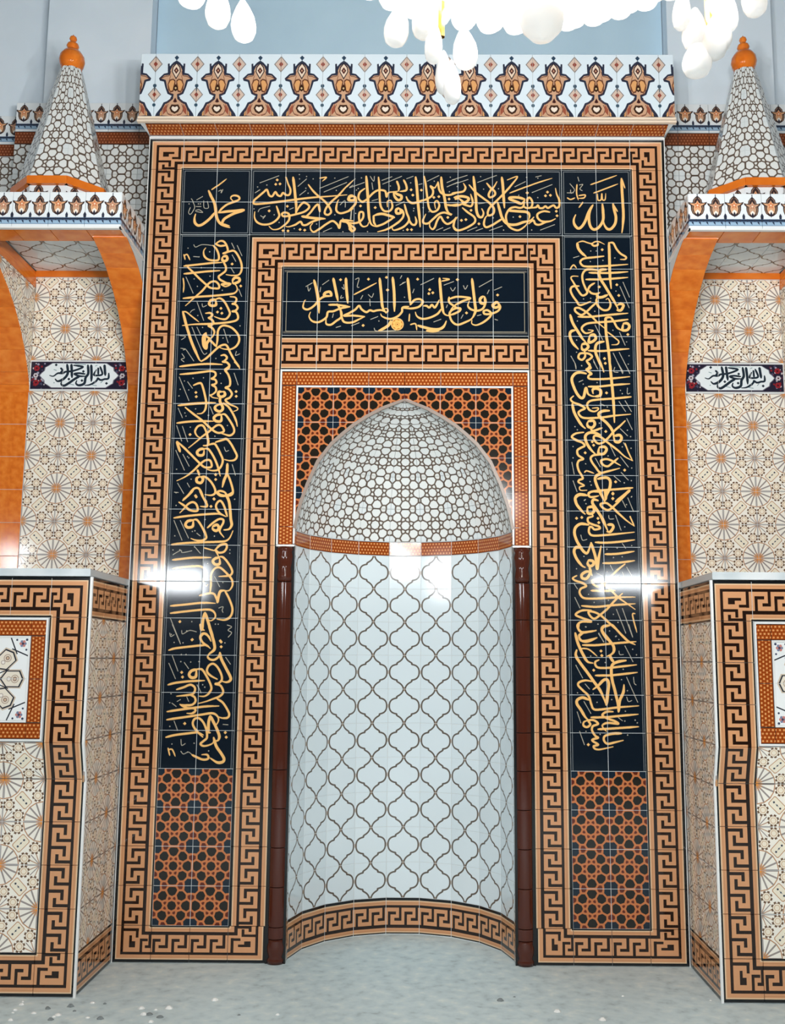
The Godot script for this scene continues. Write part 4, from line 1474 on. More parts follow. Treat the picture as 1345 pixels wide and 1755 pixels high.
func build_mihrab() -> void:
	var r := thing("mihrab", Vector3.ZERO, "tall tiled prayer niche with black calligraphy bands and a pointed white half dome", "prayer niche")
	var rows := []
	for k in 22:
		rows.append(0.185 + 0.2 * k)
	# the mass behind the tiles
	var gap_poly := func(s: float) -> ArrayMesh:
		var p := PackedVector2Array([Vector2(s * 0.705, 0.0), Vector2(s * 0.705, 3.2), Vector2(0, 3.2)])
		for i in range(ARCH.size() - 1, -1, -1):
			p.append(Vector2(s * (ARCH[i].x + 0.009), ARCH[i].y + 0.008))
		p.append(Vector2(s * 0.609, 0.0))
		var st := SurfaceTool.new()
		st.append_from(slab_mesh(p, 0.05), 0, Transform3D(Basis(), Vector3(0, 0, -0.062)))
		return st.commit()
	put(r, "masonry", joined([box_mesh(Vector3(-1.496, 0, -0.44), Vector3(-0.705, 4.572, -0.012)), box_mesh(Vector3(0.705, 0, -0.44), Vector3(1.496, 4.572, -0.012)), box_mesh(Vector3(-0.705, 3.2, -0.44), Vector3(0.705, 4.572, -0.012)), gap_poly.call(-1.0), gap_poly.call(1.0)]), M.grout)
	# meander borders
	var outer := bed(r, "outer_border", -1.499, 1.499, 4.387, 4.574, 0)
	for i in 13:
		lay_rect(outer, M.key, -1.3 + i * 0.2, -1.1 + i * 0.2, 4.385, 4.574, 0, 1)
	lay_rect(outer, M.corner, -1.5, -1.3, 4.385, 4.574, 0, 0)
	lay_rect(outer, M.corner, 1.3, 1.5, 4.385, 4.574, 0, 1)
	var inner := bed(r, "inner_border", -0.7, 0.7, 3.787, 3.983, 0)
	for s in [-1, 1]:
		var ox0: float = -1.5 if s < 0 else 1.3
		var ix0: float = -0.9 if s < 0 else 0.7
		for k in 21:
			var low: bool = s < 0 and k < 2
			lay_rect(outer, M.key, ox0, ox0 + 0.2, rows[k], rows[k + 1], 0, (2 if low else 0) if s < 0 else 2, low)
		for k in 18:
			var low: bool = s < 0 and k < 2
			lay_rect(inner, M.key, ix0, ix0 + 0.2, rows[k], rows[k + 1], 0, (2 if low else 0) if s < 0 else 2, low)
		lay_rect(inner, M.corner, ix0, ix0 + 0.2, rows[18], rows[19], 0, 0 if s < 0 else 1)
		for x in [ox0, ix0]:
			lay_rect(outer, M.corner, x, x + 0.2, 0.003, 0.185, 0, 3 if (x < -1.0 or (x > 0 and x < 1.0)) else 2)
		for i in 2:
			var x: float = (-1.3 if s < 0 else 0.9) + i * 0.2
			lay_rect(outer, M.key, x, x + 0.2, 0.003, 0.185, 0, 3)
	for i in 9:
		if i > 0 and i < 8:
			lay_rect(inner, M.key, -0.9 + i * 0.2, -0.7 + i * 0.2, rows[18], rows[19], 0, 1)
	var band := bed(r, "meander_band", -0.7, 0.7, rows[15], rows[16], 0)
	for i in 7:
		lay_rect(band, M.key, -0.7 + i * 0.2, -0.5 + i * 0.2, rows[15], rows[16], 0, 1)
	# calligraphy
	for s in [-1, 1]:
		var x0: float = -1.3 if s < 0 else 0.9
		var col := bed(r, "calligraphy_column", x0, x0 + 0.4, rows[4], rows[19], 0)
		lay_print(col, M.text_left if s < 0 else M.text_right, row(x0, x0 + 0.4, 2), row(rows[4], rows[19], 15))
		var name_tile := bed(r, "name_roundel", x0, x0 + 0.4, rows[19], rows[21], 0)
		lay_print(name_tile, M.name_left if s < 0 else M.name_right, row(x0, x0 + 0.4, 2), row(rows[19], rows[21], 2))
		var star := bed(r, "star_panel", x0, x0 + 0.4, rows[0], rows[4], 0)
		for i in 2:
			for k in 4:
				lay_rect(star, M.star_dark, x0 + i * 0.2, x0 + 0.2 + i * 0.2, rows[k], rows[k + 1], 0)
	var top := bed(r, "calligraphy_band", -0.9, 0.9, rows[19], rows[21], 0)
	lay_print(top, M.text_band, row(-0.9, 0.9, 9), row(rows[19], rows[21], 2))
	var panel := bed(r, "inscription_panel", -0.7, 0.7, rows[16], rows[18], 0)
	lay_print(panel, M.text_panel, row(-0.7, 0.7, 7), row(rows[16], rows[18], 2))
	# orange frame of the arch, with white beading inside and outside
	var bead := func(x: float, y: float, y0: float) -> ArrayMesh:
		return joined([box_mesh(Vector3(-x - 0.009, y0, -0.01), Vector3(-x, y, 0.003)), box_mesh(Vector3(x, y0, -0.01), Vector3(x + 0.009, y, 0.003)), box_mesh(Vector3(-x - 0.009, y, -0.01), Vector3(x + 0.009, y + 0.009, 0.003))])
	var frame := put(r, "arch_frame", joined([bead.call(0.692, 3.175, 2.185), bead.call(0.600, 3.082, 2.195), box_mesh(Vector3(-0.70, 2.180, -0.01), Vector3(-0.60, 2.190, 0.003)), box_mesh(Vector3(0.60, 2.180, -0.01), Vector3(0.70, 2.190, 0.003))]), M.white_trim)
	for s in [-1, 1]:
		var x0: float = -0.692 if s < 0 else 0.609
		var ys := [2.191, 2.29, 2.49, 2.69, 2.89, 3.091]
		for k in 5:
			var h: float = ys[k + 1] - ys[k]
			lay_rect(frame, M.mini, x0, x0 + 0.083, ys[k], ys[k + 1], 0, 1, false, Rect2(0, 0, h / 0.2, 1))
		lay_rect(frame, M.mini, x0, x0 + 0.083, 3.091, 3.174, 0, 0, false, Rect2(0, 0, 0.42, 1))
	for i in 6:
		var xs := row(-0.609, 0.609, 6)
		lay_rect(frame, M.mini, xs[i], xs[i + 1], 3.091, 3.174, 0)
	# spandrel tiles, cut along the arch
	var arch := PackedVector2Array()
	for i in ARCH.size():
		arch.append(Vector2(ARCH[i].x + 0.011, ARCH[i].y + 0.009))
	for i in range(ARCH.size() - 2, -1, -1):
		arch.append(Vector2(-ARCH[i].x - 0.011, ARCH[i].y + 0.009))
	arch.append(Vector2(-0.7, 2.1))
	arch.append(Vector2(0.7, 2.1))
	var rim_pts := []
	var rim_in := []
	for i in ARCH.size() * 2 - 1:
		var q: Vector2 = ARCH[i] if i < ARCH.size() else Vector2(-ARCH[ARCH.size() * 2 - 2 - i].x, ARCH[ARCH.size() * 2 - 2 - i].y)
		rim_pts.append(Vector2(q.x + signf(q.x) * 0.010, q.y + 0.009))
		rim_in.append(Vector2(q.x - signf(q.x) * 0.004, q.y - 0.004))
	rim_in.reverse()
	var rim_poly := PackedVector2Array(rim_pts + rim_in)
	var rim_mesh := SurfaceTool.new()
	rim_mesh.append_from(slab_mesh(rim_poly, 0.016), 0, Transform3D(Basis(), Vector3(0, 0, -0.012)))
	put(r, "arch_rim", rim_mesh.commit(), M.rim_trim)
	var span_shape := SurfaceTool.new()
	for s in [-1.0, 1.0]:
		var p := PackedVector2Array([Vector2(s * 0.6, 2.28), Vector2(s * 0.6, 3.08), Vector2(0, 3.08)])
		for i in range(ARCH.size() - 1, -1, -1):
			p.append(Vector2(s * minf(ARCH[i].x + 0.012, 0.6), ARCH[i].y + 0.011))
		span_shape.append_from(slab_mesh(p, 0.02), 0, Transform3D(Basis(), Vector3(0, 0, -0.0222)))
	var span := put(r, "spandrel", span_shape.commit(), M.grout)
	for i in 6:
		for j in 5:
			var x0 := -0.6 + i * 0.2
			var y1 := 3.081 - j * 0.2
			var y0 := maxf(y1 - 0.2, 2.2)
			var g := GAP * 0.5
			var cell := PackedVector2Array([Vector2(x0 + g, y0 + g), Vector2(x0 + 0.2 - g, y0 + g), Vector2(x0 + 0.2 - g, y1 - g), Vector2(x0 + g, y1 - g)])
			for piece in Geometry2D.clip_polygons(cell, arch):
				if piece.size() >= 3:
					put(span, "tile", slab_mesh(piece, 0.008, Vector2(x0, y1 - 0.2), Vector2(0.2, 0.2)), M.star_dark, Transform3D(Basis(), Vector3(0, 0, -0.008)))
	# the niche: base, curved wall, string course and half dome
	var base := put(r, "niche_base", ring_shell(0.0, 0.203, NICHE_R, 0.04), M.grout)
	lay_facets(base, M.key, 0.003, 0.203, 1, 0.002)
	var wall := put(r, "niche_wall", ring_shell(0.203, 2.188, NICHE_R, 0.04), M.grout)
	for j in 10:
		lay_facets(wall, M.lattice, lerpf(0.203, 2.188, j / 10.0), lerpf(0.203, 2.188, (j + 1) / 10.0), 0, 0.0016)
	var course := put(r, "string_course", ring_shell(2.188, 2.277, NICHE_R, 0.04), M.grout)
	lay_facets(course, M.mini, 2.190, 2.275, 0, 0.002)
	var lens := [0.0]
	for i in ARCH.size() - 1:
		lens.append(lens[-1] + ARCH[i].distance_to(ARCH[i + 1]))
	var total: float = lens[-1]
	var dome := put(r, "half_dome", dome_patch(-PI / 2, PI / 2, 0.0, total, lens, total, 0.009, 0.03), M.grout)
	var shell := SurfaceTool.new()
	for a in 16:
		for b in 5:
			shell.append_from(dome_patch(-PI / 2 + a * PI / 16, -PI / 2 + (a + 1) * PI / 16, b * total / 5, (b + 1) * total / 5 , lens, total, 0.009, 0.03), 0, Transform3D())
	dome.mesh = shell.commit()
	var cuts := [0.0, 0.2, 0.4, 0.6, 0.78, total]
	for a in facet_angles():
		for j in 5:
			if j == 4 and (a[1] - a[0]) < 0.2:
				continue
			put(dome, "tile", dome_patch(a[0], a[1], cuts[j], cuts[j + 1], lens, total, 0.0, 0.007), M.star_white)
	# brown columns
	for s in [-1, 1]:
		var cx: float = s * 0.651
		var col := put(r, "column", joined([box_mesh(Vector3(cx - 0.053, 0.0, -0.03), Vector3(cx + 0.053, 2.182, 0.001))]), M.black_trim)
		var cuts_y := [0.125, 0.185]
		for k in 9:
			cuts_y.append(0.385 + 0.2 * k)
		for k in cuts_y.size() - 1:
			var h: float = cuts_y[k + 1] - cuts_y[k] - 0.003
			put(col, "shaft", lathe_mesh([Vector2(0.0, 0.0), Vector2(0.0435, 0.0), Vector2(0.045, 0.0015), Vector2(0.045, h - 0.0015), Vector2(0.0435, h), Vector2(0.0, h)], 28), M.column, Transform3D(Basis(), Vector3(cx, cuts_y[k], -0.02)))
		put(col, "base", lathe_mesh([Vector2(0.0, 0.0), Vector2(0.047, 0.0), Vector2(0.048, 0.02), Vector2(0.040, 0.035), Vector2(0.047, 0.06), Vector2(0.048, 0.085), Vector2(0.042, 0.11), Vector2(0.044, 0.121), Vector2(0.0, 0.122)], 28), M.column, Transform3D(Basis(), Vector3(cx, 0.0, -0.02)))
		put(col, "capital", lathe_mesh([Vector2(0.0, 0.0), Vector2(0.044, 0.0), Vector2(0.045, 0.03), Vector2(0.040, 0.075), Vector2(0.044, 0.10), Vector2(0.048, 0.14), Vector2(0.043, 0.165), Vector2(0.048, 0.175), Vector2(0.048, 0.192), Vector2(0.0, 0.193)], 28), M.column, Transform3D(Basis(), Vector3(cx, 1.986, -0.02)))
	# edge beading of the whole front
	put(r, "edge_trim", joined([box_mesh(Vector3(-1.503, 0, -0.012), Vector3(-1.4985, 4.574, 0.002)), box_mesh(Vector3(1.4985, 0, -0.012), Vector3(1.503, 4.574, 0.002)), box_mesh(Vector3(-1.503, 4.574, -0.012), Vector3(1.503, 4.586, 0.004))]), M.white_trim)
	# the crown: soffit of narrow tiles, beading, palmette tiles
	var crown := put(r, "crown", joined([box_mesh(Vector3(-1.53, 4.632, -0.44), Vector3(1.53, 5.028, 0.122)), box_mesh(Vector3(-1.50, 4.586, -0.44), Vector3(1.50, 4.632, -0.002))]), M.white_trim)
	put(crown, "beading", joined([box_mesh(Vector3(-1.542, 4.606, 0.11), Vector3(1.542, 4.618, 0.138), 0.002), box_mesh(Vector3(-1.540, 4.626, 0.11), Vector3(1.540, 4.640, 0.134), 0.002)]), M.cream_trim)
	put(crown, "beading", box_mesh(Vector3(-1.538, 4.618, 0.11), Vector3(1.538, 4.626, 0.128)), M.grey_trim)
	var slope := (Vector3(0, 4.604, 0.122) - Vector3(0, 4.588, 0.004))
	var sv := slope.normalized()
	var sx := row(-1.5, 1.5, 15)
	put(crown, "soffit", slab_mesh(PackedVector2Array([Vector2(-1.5, 0), Vector2(1.5, 0), Vector2(1.53, slope.length()), Vector2(-1.53, slope.length())]), 0.02), M.grout, face(Vector3(0, 4.588, 0.004), Vector3.RIGHT, sv).translated_local(Vector3(0, 0, -0.0225)))
	for i in 15:
		lay(crown, M.mini, Vector3((sx[i] + sx[i + 1]) * 0.5, 4.588, 0.004) + slope * 0.5, Vector3.RIGHT, sv, 0.2, slope.length() - 0.006)
	for i in 12:
		lay_rect(crown, M.crown, -1.45 + i * 0.2417, -1.45 + (i + 1) * 0.2417, 4.640, 5.03, 0.131)
	lay_rect(crown, M.crown, -1.536, -1.45, 4.640, 5.03, 0.131, 0, false, Rect2(0.645, 0, 0.355, 1))
	lay_rect(crown, M.crown, 1.4504, 1.536, 4.640, 5.03, 0.131, 0, false, Rect2(0, 0, 0.355, 1))

# ------------------------------------------------------------------ the pulpits on both sides
func front_z(y: float) -> float:
	return 0.56 if y < 0.99 else (0.62 if y > 1.165 else lerpf(0.56, 0.62, (y - 0.99) / 0.175))

func clip_lay(part: Node, m: Material, outline: PackedVector2Array, x0: float, y0: float, nx: int, ny: int, frame: Transform3D, checker := true) -> void:
	# square tiles cut to an outline given in the frame's own xy plane
	for i in nx:
		for j in ny:
			var g := GAP * 0.5
			var a := Vector2(x0 + i * 0.2, y0 + j * 0.2)
			var cell := PackedVector2Array([a + Vector2(g, g), a + Vector2(0.2 - g, g), a + Vector2(0.2 - g, 0.2 - g), a + Vector2(g, 0.2 - g)])
			for piece in Geometry2D.intersect_polygons(cell, outline):
				if piece.size() >= 3:
					var odd := checker and (i + j) % 2 == 1
					put(part, "tile", slab_mesh(piece, 0.008, a + Vector2(0.2 if odd else 0.0, 0), Vector2(-0.2 if odd else 0.2, 0.2)), m, frame)

func gore_mesh(y0: float, y1: float, rise: float, foot: float, head: float) -> ArrayMesh:
	# a tapering tile of the cone; its print tapers with it
	var key := "gore %.3f" % y0
	if cache.has(key):
		return cache[key]
	var v := PackedVector3Array()
	var n := PackedVector3Array()
	var t := PackedVector2Array()
	var g := GAP * 0.5
	var thick := 0.007
	var lines := []
	for i in 6:
		var y := lerpf(y0 + g, y1 - g, i / 5.0)
		var w := lerpf(foot, head, y / rise) - g
		lines.append([Vector3(-w, y, thick), Vector3(w, y, thick), Vector3(-w, y, 0), Vector3(w, y, 0), 1.0 - (y - y0) / 0.2])
	for i in 5:
		var a: Array = lines[i]
		var b: Array = lines[i + 1]
		quad(v, n, t, [a[0], a[1], b[1], b[0]], [Vector2(0, a[4]), Vector2(1, a[4]), Vector2(1, b[4]), Vector2(0, b[4])])
		quad(v, n, t, [a[1], a[3], b[3], b[1]], [Vector2(1, a[4]), Vector2(1, a[4]), Vector2(1, b[4]), Vector2(1, b[4])])
		quad(v, n, t, [a[2], a[0], b[0], b[2]], [Vector2(0, a[4]), Vector2(0, a[4]), Vector2(0, b[4]), Vector2(0, b[4])])
	quad(v, n, t, [lines[0][2], lines[0][3], lines[0][1], lines[0][0]], [Vector2(0, 1), Vector2(1, 1), Vector2(1, 1), Vector2(0, 1)])
	quad(v, n, t, [lines[5][0], lines[5][1], lines[5][3], lines[5][2]], [Vector2(0, 0), Vector2(1, 0), Vector2(1, 0), Vector2(0, 0)])
	cache[key] = commit(v, n, t)
	return cache[key]

func build_pulpit(s: float) -> void:
	var r := thing("pulpit", Vector3(s * 1.99, 0, 0.0), "tiled pulpit with cone roof beside the calligraphy column filled with script to its foot" if s < 0 else "tiled pulpit with cone roof beside the calligraphy column left blank at its foot", "pulpit", "tiled pulpits flanking the prayer niche")
	var X := func(a: float) -> float: return s * a
	var lo := func(a: float, b: float) -> float: return minf(s * a, s * b)
	var hi := func(a: float, b: float) -> float: return maxf(s * a, s * b)
	var bx := func(a: float, b: float, y0: float, y1: float, z0: float, z1: float, c := 0.0) -> ArrayMesh:
		return box_mesh(Vector3(lo.call(a, b), y0, z0), Vector3(hi.call(a, b), y1, z1), c)
	var left: float = lo.call(1.505, 2.475)
	# the stand: a body whose front leans back under the frieze
	var profile := PackedVector2Array([Vector2(-0.43, 0), Vector2(0.55, 0), Vector2(0.55, 0.992), Vector2(0.61, 1.167), Vector2(0.61, 1.957), Vector2(-0.43, 1.957)])
	put(r, "stand", slab_mesh(profile, 0.955), M.grout, Transform3D(Basis(Vector3(0, 0, 1), Vector3(0, 1, 0), Vector3(-1, 0, 0)), Vector3(hi.call(1.513, 2.468), 0, 0)))
	put(r, "top_slab", bx.call(1.505, 2.485, 1.958, 1.995, -0.43, 0.645, 0.004), M.marble)
	var xs := [left, left + 0.195]
	for i in 3:
		xs.append(left + 0.195 + (i + 1) * 0.5800 / 3)
	xs.append(left + 0.97)
	var border := put(r, "front_border", bx.call(1.52, 2.46, 1.77, 1.95, 0.59, 0.6178), M.grout)
	for i in 5:
		lay_rect(border, M.corner if i in [0, 4] else M.key, xs[i], xs[i + 1], 1.76, 1.956, 0.62, 0 if i == 0 else 1)
		lay_rect(border, M.corner if i in [0, 4] else M.key, xs[i], xs[i + 1], 0.003, 0.196, 0.56, 2 if i == 4 else 3)
	var ky := Vector3(0, 1.165, 0.62) - Vector3(0, 0.99, 0.56)
	for i in [0, 4]:
		var rot: int = 0 if i == 0 else 2
		var ys := row(1.165, 1.76, 3)
		for j in 3:
			lay_rect(border, M.key, xs[i], xs[i + 1], ys[j], ys[j + 1], 0.62, rot)
		ys = row(0.196, 0.99, 4)
		for j in 4:
			lay_rect(border, M.key, xs[i], xs[i + 1], ys[j], ys[j + 1], 0.56, rot)
		lay(border, M.key, Vector3((xs[i] + xs[i + 1]) * 0.5, 0.99, 0.56) + ky * 0.5, Vector3.RIGHT, ky.normalized(), 0.195, ky.length(), rot)
	# framed medallion
	var fx0: float = xs[1] + 0.004
	var fx1: float = xs[4] - 0.004
	var mx := (fx0 + fx1) * 0.5
	var ring := func(x0: float, x1: float, y0: float, y1: float, t: float) -> ArrayMesh:
		return joined([box_mesh(Vector3(x0, y0, 0.608), Vector3(x1, y0 + t, 0.623)), box_mesh(Vector3(x0, y1 - t, 0.608), Vector3(x1, y1, 0.623)), box_mesh(Vector3(x0, y0 + t, 0.608), Vector3(x0 + t, y1 - t, 0.623)), box_mesh(Vector3(x1 - t, y0 + t, 0.608), Vector3(x1, y1 - t, 0.623))])
	var frame := put(r, "medallion_frame", joined([ring.call(fx0, fx1, 1.172, 1.756, 0.009), ring.call(mx - 0.205, mx + 0.205, 1.259, 1.669, 0.008)]), M.white_trim)
	var f0 := fx0 + 0.009
	var f1 := fx1 - 0.009
	for q in [[1.181, 1.259], [1.669, 1.747]]:
		var parts := [f0, mx - 0.205, mx, mx + 0.205, f1]
		for i in 4:
			lay_rect(frame, M.mini, parts[i], parts[i + 1], q[0], q[1], 0.62, 0, false, Rect2(0, 0, (parts[i + 1] - parts[i]) / 0.2, 1))
	for q in [[f0, mx - 0.205], [mx + 0.205, f1]]:
		for j in 2:
			lay_rect(frame, M.mini, q[0], q[1], 1.259 + j * 0.205, 1.464 + j * 0.205, 0.62, 1)
	var medal := put(r, "medallion", box_mesh(Vector3(mx - 0.2, 1.264, 0.6), Vector3(mx + 0.2, 1.664, 0.6178)), M.grout)
	lay_print(medal, M.medallion, row(mx - 0.197, mx + 0.197, 2), row(1.267, 1.661, 2), 0.62)
	# front panel of geometric tiles and the sloping row above it
	var panel := put(r, "front_panel", box_mesh(Vector3(xs[1], 0.2, 0.54), Vector3(xs[4], 0.98, 0.5578)), M.grout)
	var py := row(0.196, 0.99, 4)
	for i in 3:
		for j in 4:
			lay_rect(panel, M.geometric, xs[i + 1], xs[i + 2], py[j], py[j + 1], 0.56, 0, (i + j) % 2 == 1)
		lay(panel, M.geometric, Vector3((xs[i + 1] + xs[i + 2]) * 0.5, 0.99, 0.56) + ky * 0.5, Vector3.RIGHT, ky.normalized(), xs[i + 2] - xs[i + 1], ky.length(), 0, (i + 4) % 2 == 1)
	# side towards the niche
	var u := Vector3(0, 0, s)   # runs so that the glaze looks to the niche
	var side := put(r, "side_panel", box_mesh(Vector3(lo.call(1.512, 1.53), 0.003, 0.01), Vector3(hi.call(1.512, 1.53), 1.95, 0.54)), M.grout)
	var sy := [0.003, 0.196]
	for j in 8:
		sy.append(0.196 + (j + 1) * 1.564 / 8)
	sy.append(1.956)
	for j in sy.size() - 1:
		var zmax := front_z((sy[j] + sy[j + 1]) * 0.5) - 0.012
		var zs := [0.006, 0.2, 0.4, zmax]
		for i in 3:
			var edge := j in [0, 9]
			lay(side, M.key if edge else M.geometric, Vector3(s * 1.5055, (sy[j] + sy[j + 1]) * 0.5, (zs[i] + zs[i + 1]) * 0.5), u, Vector3.UP, zs[i + 1] - zs[i], sy[j + 1] - sy[j], (1 if j == 9 else 3) if edge else 0, not edge and (i + j) % 2 == 1)
	var trim := PackedVector2Array([Vector2(0.551, 0), Vector2(0.563, 0), Vector2(0.563, 0.99), Vector2(0.623, 1.165), Vector2(0.623, 1.957), Vector2(0.609, 1.957), Vector2(0.609, 1.166), Vector2(0.551, 0.992)])
	put(r, "corner_trim", slab_mesh(trim, 0.012), M.white_trim, Transform3D(Basis(Vector3(0, 0, 1), Vector3(0, 1, 0), Vector3(-1, 0, 0)), Vector3(hi.call(1.499, 1.511), 0, 0)))
	# recess above the stand: geometric tiles, plaque, orange jambs
	var bx0: float = lo.call(1.69, 2.29)
	var recess := put(r, "recess_panel", box_mesh(Vector3(bx0, 1.996, -0.445), Vector3(bx0 + 0.6, 3.93, -0.4322)), M.grout)
	for i in 3:
		var x0 := bx0 + i * 0.2
		for j in 6:
			var y1 := 3.172 - j * 0.2
			var y0 := maxf(y1 - 0.2, 1.997)
			lay_rect(recess, M.geometric, x0, x0 + 0.2, y0, y1, -0.43, 0, (i + j) % 2 == (0 if s < 0 else 1), Rect2(0, 0, 1, (y1 - y0) / 0.2))
		for j in 3:
			var y0 := 3.362 + j * 0.2
			var y1 := minf(y0 + 0.2, 3.89)
			var share := (y1 - y0) / 0.2
			lay_rect(recess, M.geometric, x0, x0 + 0.2, y0, y1, -0.43, 0, (i + j) % 2 == (1 if s < 0 else 0), Rect2(0, 1.0 - share, 1, share))
	var plaque := put(r, "inscription_plaque", box_mesh(Vector3(bx0, 3.174, -0.44), Vector3(bx0 + 0.6, 3.36, -0.4312)), M.white_trim)
	lay_print(plaque, M.plaque, row(bx0 + 0.004, bx0 + 0.596, 3), row(3.177, 3.357, 1), -0.428)
	for q in [[1.505, 1.69], [2.29, 2.475]]:
		var jamb := put(r, "jamb", bx.call(q[0], q[1], 1.996, 3.16, -0.445, -0.4272), M.grout)
		for j in 6:
			var y1 := 3.162 - j * 0.2
			lay_rect(jamb, M.orange, lo.call(q[0], q[1]), hi.call(q[0], q[1]), maxf(y1 - 0.2, 1.997), y1, -0.425)
		# bracket: a cheek with an arched lower edge; its underside is tiled orange
		var shape := PackedVector2Array()
		for p in BRACKET:
			shape.append(p)
		shape.append(Vector2(0.34, 3.93))
		shape.append(Vector2(-0.445, 3.93))
		var cheek := put(r, "bracket", slab_mesh(shape, 0.169), M.grout, Transform3D(Basis(Vector3(0, 0, 1), Vector3(0, 1, 0), Vector3(-1, 0, 0)), Vector3(hi.call(q[0] + 0.008, q[1] - 0.008), 0, 0)))
		for i in BRACKET.size() - 1:
			var a: Vector2 = BRACKET[i]
			var b: Vector2 = BRACKET[i + 1]
			var dir := Vector3(0, b.y - a.y, b.x - a.x).normalized()
			var len := a.distance_to(b)
			var mid := Vector3((lo.call(q[0], q[1]) + hi.call(q[0], q[1])) * 0.5, (a.y + b.y) * 0.5, (a.x + b.x) * 0.5)
			var nrm := Vector3.RIGHT.cross(dir)
			lay(cheek, M.orange, mid + nrm * 0.006, Vector3.RIGHT, dir, 0.185, len + 0.001, 0, false, Rect2(0.1 * i, 0.13 * i, 0.5, 0.5), "tile", 0.001)
		# patterned cheek towards the opening, orange above
		var inner: bool = q[0] < 2.0
		var fx: float = 1.69 if inner else 2.29
		var toward: float = s if inner else -s      # the way the cheek looks
		var ux := Vector3(0, 0, -toward)
		var face_t := face(Vector3(s * fx - toward * 0.008, 0, 0), ux, Vector3.UP)
		var outline := PackedVector2Array()
		for p in BRACKET:
			outline.append(Vector2(-toward * p.x, p.y))
		outline.append(Vector2(-toward * 0.34, 3.822))
		outline.append(Vector2(-toward * -0.43, 3.822))
		clip_lay(cheek, M.geometric, outline, -0.5, 3.0, 6, 5, face_t)
		put(cheek, "upper_tile", tile_mesh(0.78, 0.1), M.orange, face(Vector3(s * fx - toward * 0.008, 3.876, -0.05), ux, Vector3.UP))
	# canopy: beam, ceiling, crest
	var canopy := put(r, "canopy", joined([bx.call(1.513, 2.467, 3.94, 4.02, -0.44, 0.44), bx.call(1.513, 2.467, 3.834, 3.94, 0.275, 0.44)]), M.grout)
	for i in 5:
		lay(canopy, M.orange, Vector3(left + 0.097 + i * 0.194, 3.826, 0.357), Vector3.RIGHT, Vector3(0, 0, 1), 0.194, 0.17, 0, false, Rect2(0.17 * i, 0.2, 0.4, 0.4), "beam_tile")
	put(canopy, "back_strip", box_mesh(Vector3(bx0, 3.893, -0.44), Vector3(bx0 + 0.6, 3.932, -0.424)), M.orange)
	for i in 3:
		for j in 4:
			lay(canopy, M.lattice, Vector3(bx0 + 0.1 + i * 0.2, 3.932, -0.43 + 0.088 + j * 0.176), Vector3.RIGHT, Vector3(0, 0, 1), 0.2, 0.176, 0, false, Rect2(0, 0, 1, 1), "ceiling_tile")
	var crest := put(r, "crest", joined([bx.call(1.502, 2.478, 3.822, 3.831, 0.43, 0.4525), bx.call(1.5005, 1.512, 3.822, 3.831, 0.006, 0.4525)]), M.white_trim)
	for i in 5:
		lay_rect(crest, M.crest, left + i * 0.194, left + (i + 1) * 0.194, 3.830, 4.027, 0.45)
	var cz := [0.006, 0.05, 0.245, 0.44]
	for i in 3:
		var share: float = (cz[i + 1] - cz[i]) / 0.195
		lay(crest, M.crest, Vector3(s * 1.5055, 3.9285, (cz[i] + cz[i + 1]) * 0.5), u, Vector3.UP, cz[i + 1] - cz[i], 0.197, 0, false, Rect2(0, 0, share, 1))
	# cone roof on an eight-sided drum
	var c := Vector3(s * 1.985, 0, 0)
	var t8 := tan(PI / 8)
	var oct := func(apo: float) -> float: return apo / cos(PI / 8)
	var roof := put(r, "cone_roof", lathe_mesh([Vector2(0, 4.018), Vector2(oct.call(0.238), 4.018), Vector2(oct.call(0.238), 4.17), Vector2(oct.call(0.24), 4.2), Vector2(oct.call(0.052), 4.995), Vector2(0, 5.0)], 8, true, PI / 8), M.grout, Transform3D(Basis(), c))
	for k in 8:
		var n := Vector3(sin(k * PI / 4), 0, cos(k * PI / 4))
		var uu := Vector3(cos(k * PI / 4), 0, -sin(k * PI / 4))
		var w := 2.0 * 0.246 * t8
		lay(roof, M.crest, c + n * 0.246 + Vector3(0, 4.095, 0), uu, Vector3.UP, w, 0.14, 0, false, Rect2(0, 0.1, 1, 0.6), "drum_tile", 0.0)
		put(roof, "eave_tile", slab_mesh(PackedVector2Array([Vector2(-0.268 * t8, 0), Vector2(0.268 * t8, 0), Vector2(0.262 * t8, 0.046), Vector2(-0.262 * t8, 0.046)]), 0.03), M.orange, face(c + n * 0.238 + Vector3(0, 4.165, 0), uu, Vector3.UP))
		var foot := c + n * 0.25 + Vector3(0, 4.205, 0)
		var head := c + n * 0.060 + Vector3(0, 5.0, 0)
		var vv := (head - foot).normalized()
		var rise := foot.distance_to(head)
		var cut := [0.0, 0.205, 0.41, 0.615, rise]
		for j in 4:
			put(roof, "tile", gore_mesh(cut[j], cut[j + 1], rise, 0.25 * t8, 0.060 * t8), M.star_white, face(foot, uu, vv).translated_local(Vector3(0, 0, -0.007)))
	put(r, "finial", lathe_mesh([Vector2(0, 4.99), Vector2(0.05, 4.99), Vector2(0.062, 5.0), Vector2(0.055, 5.012), Vector2(0.066, 5.03), Vector2(0.074, 5.06), Vector2(0.07, 5.09), Vector2(0.052, 5.118), Vector2(0.026, 5.134), Vector2(0.03, 5.142), Vector2(0.036, 5.157), Vector2(0.031, 5.172), Vector2(0.014, 5.184), Vector2(0.016, 5.19), Vector2(0.022, 5.204), Vector2(0.018, 5.217), Vector2(0.006, 5.226), Vector2(0, 5.236)], 28), M.orange, Transform3D(Basis(), c))

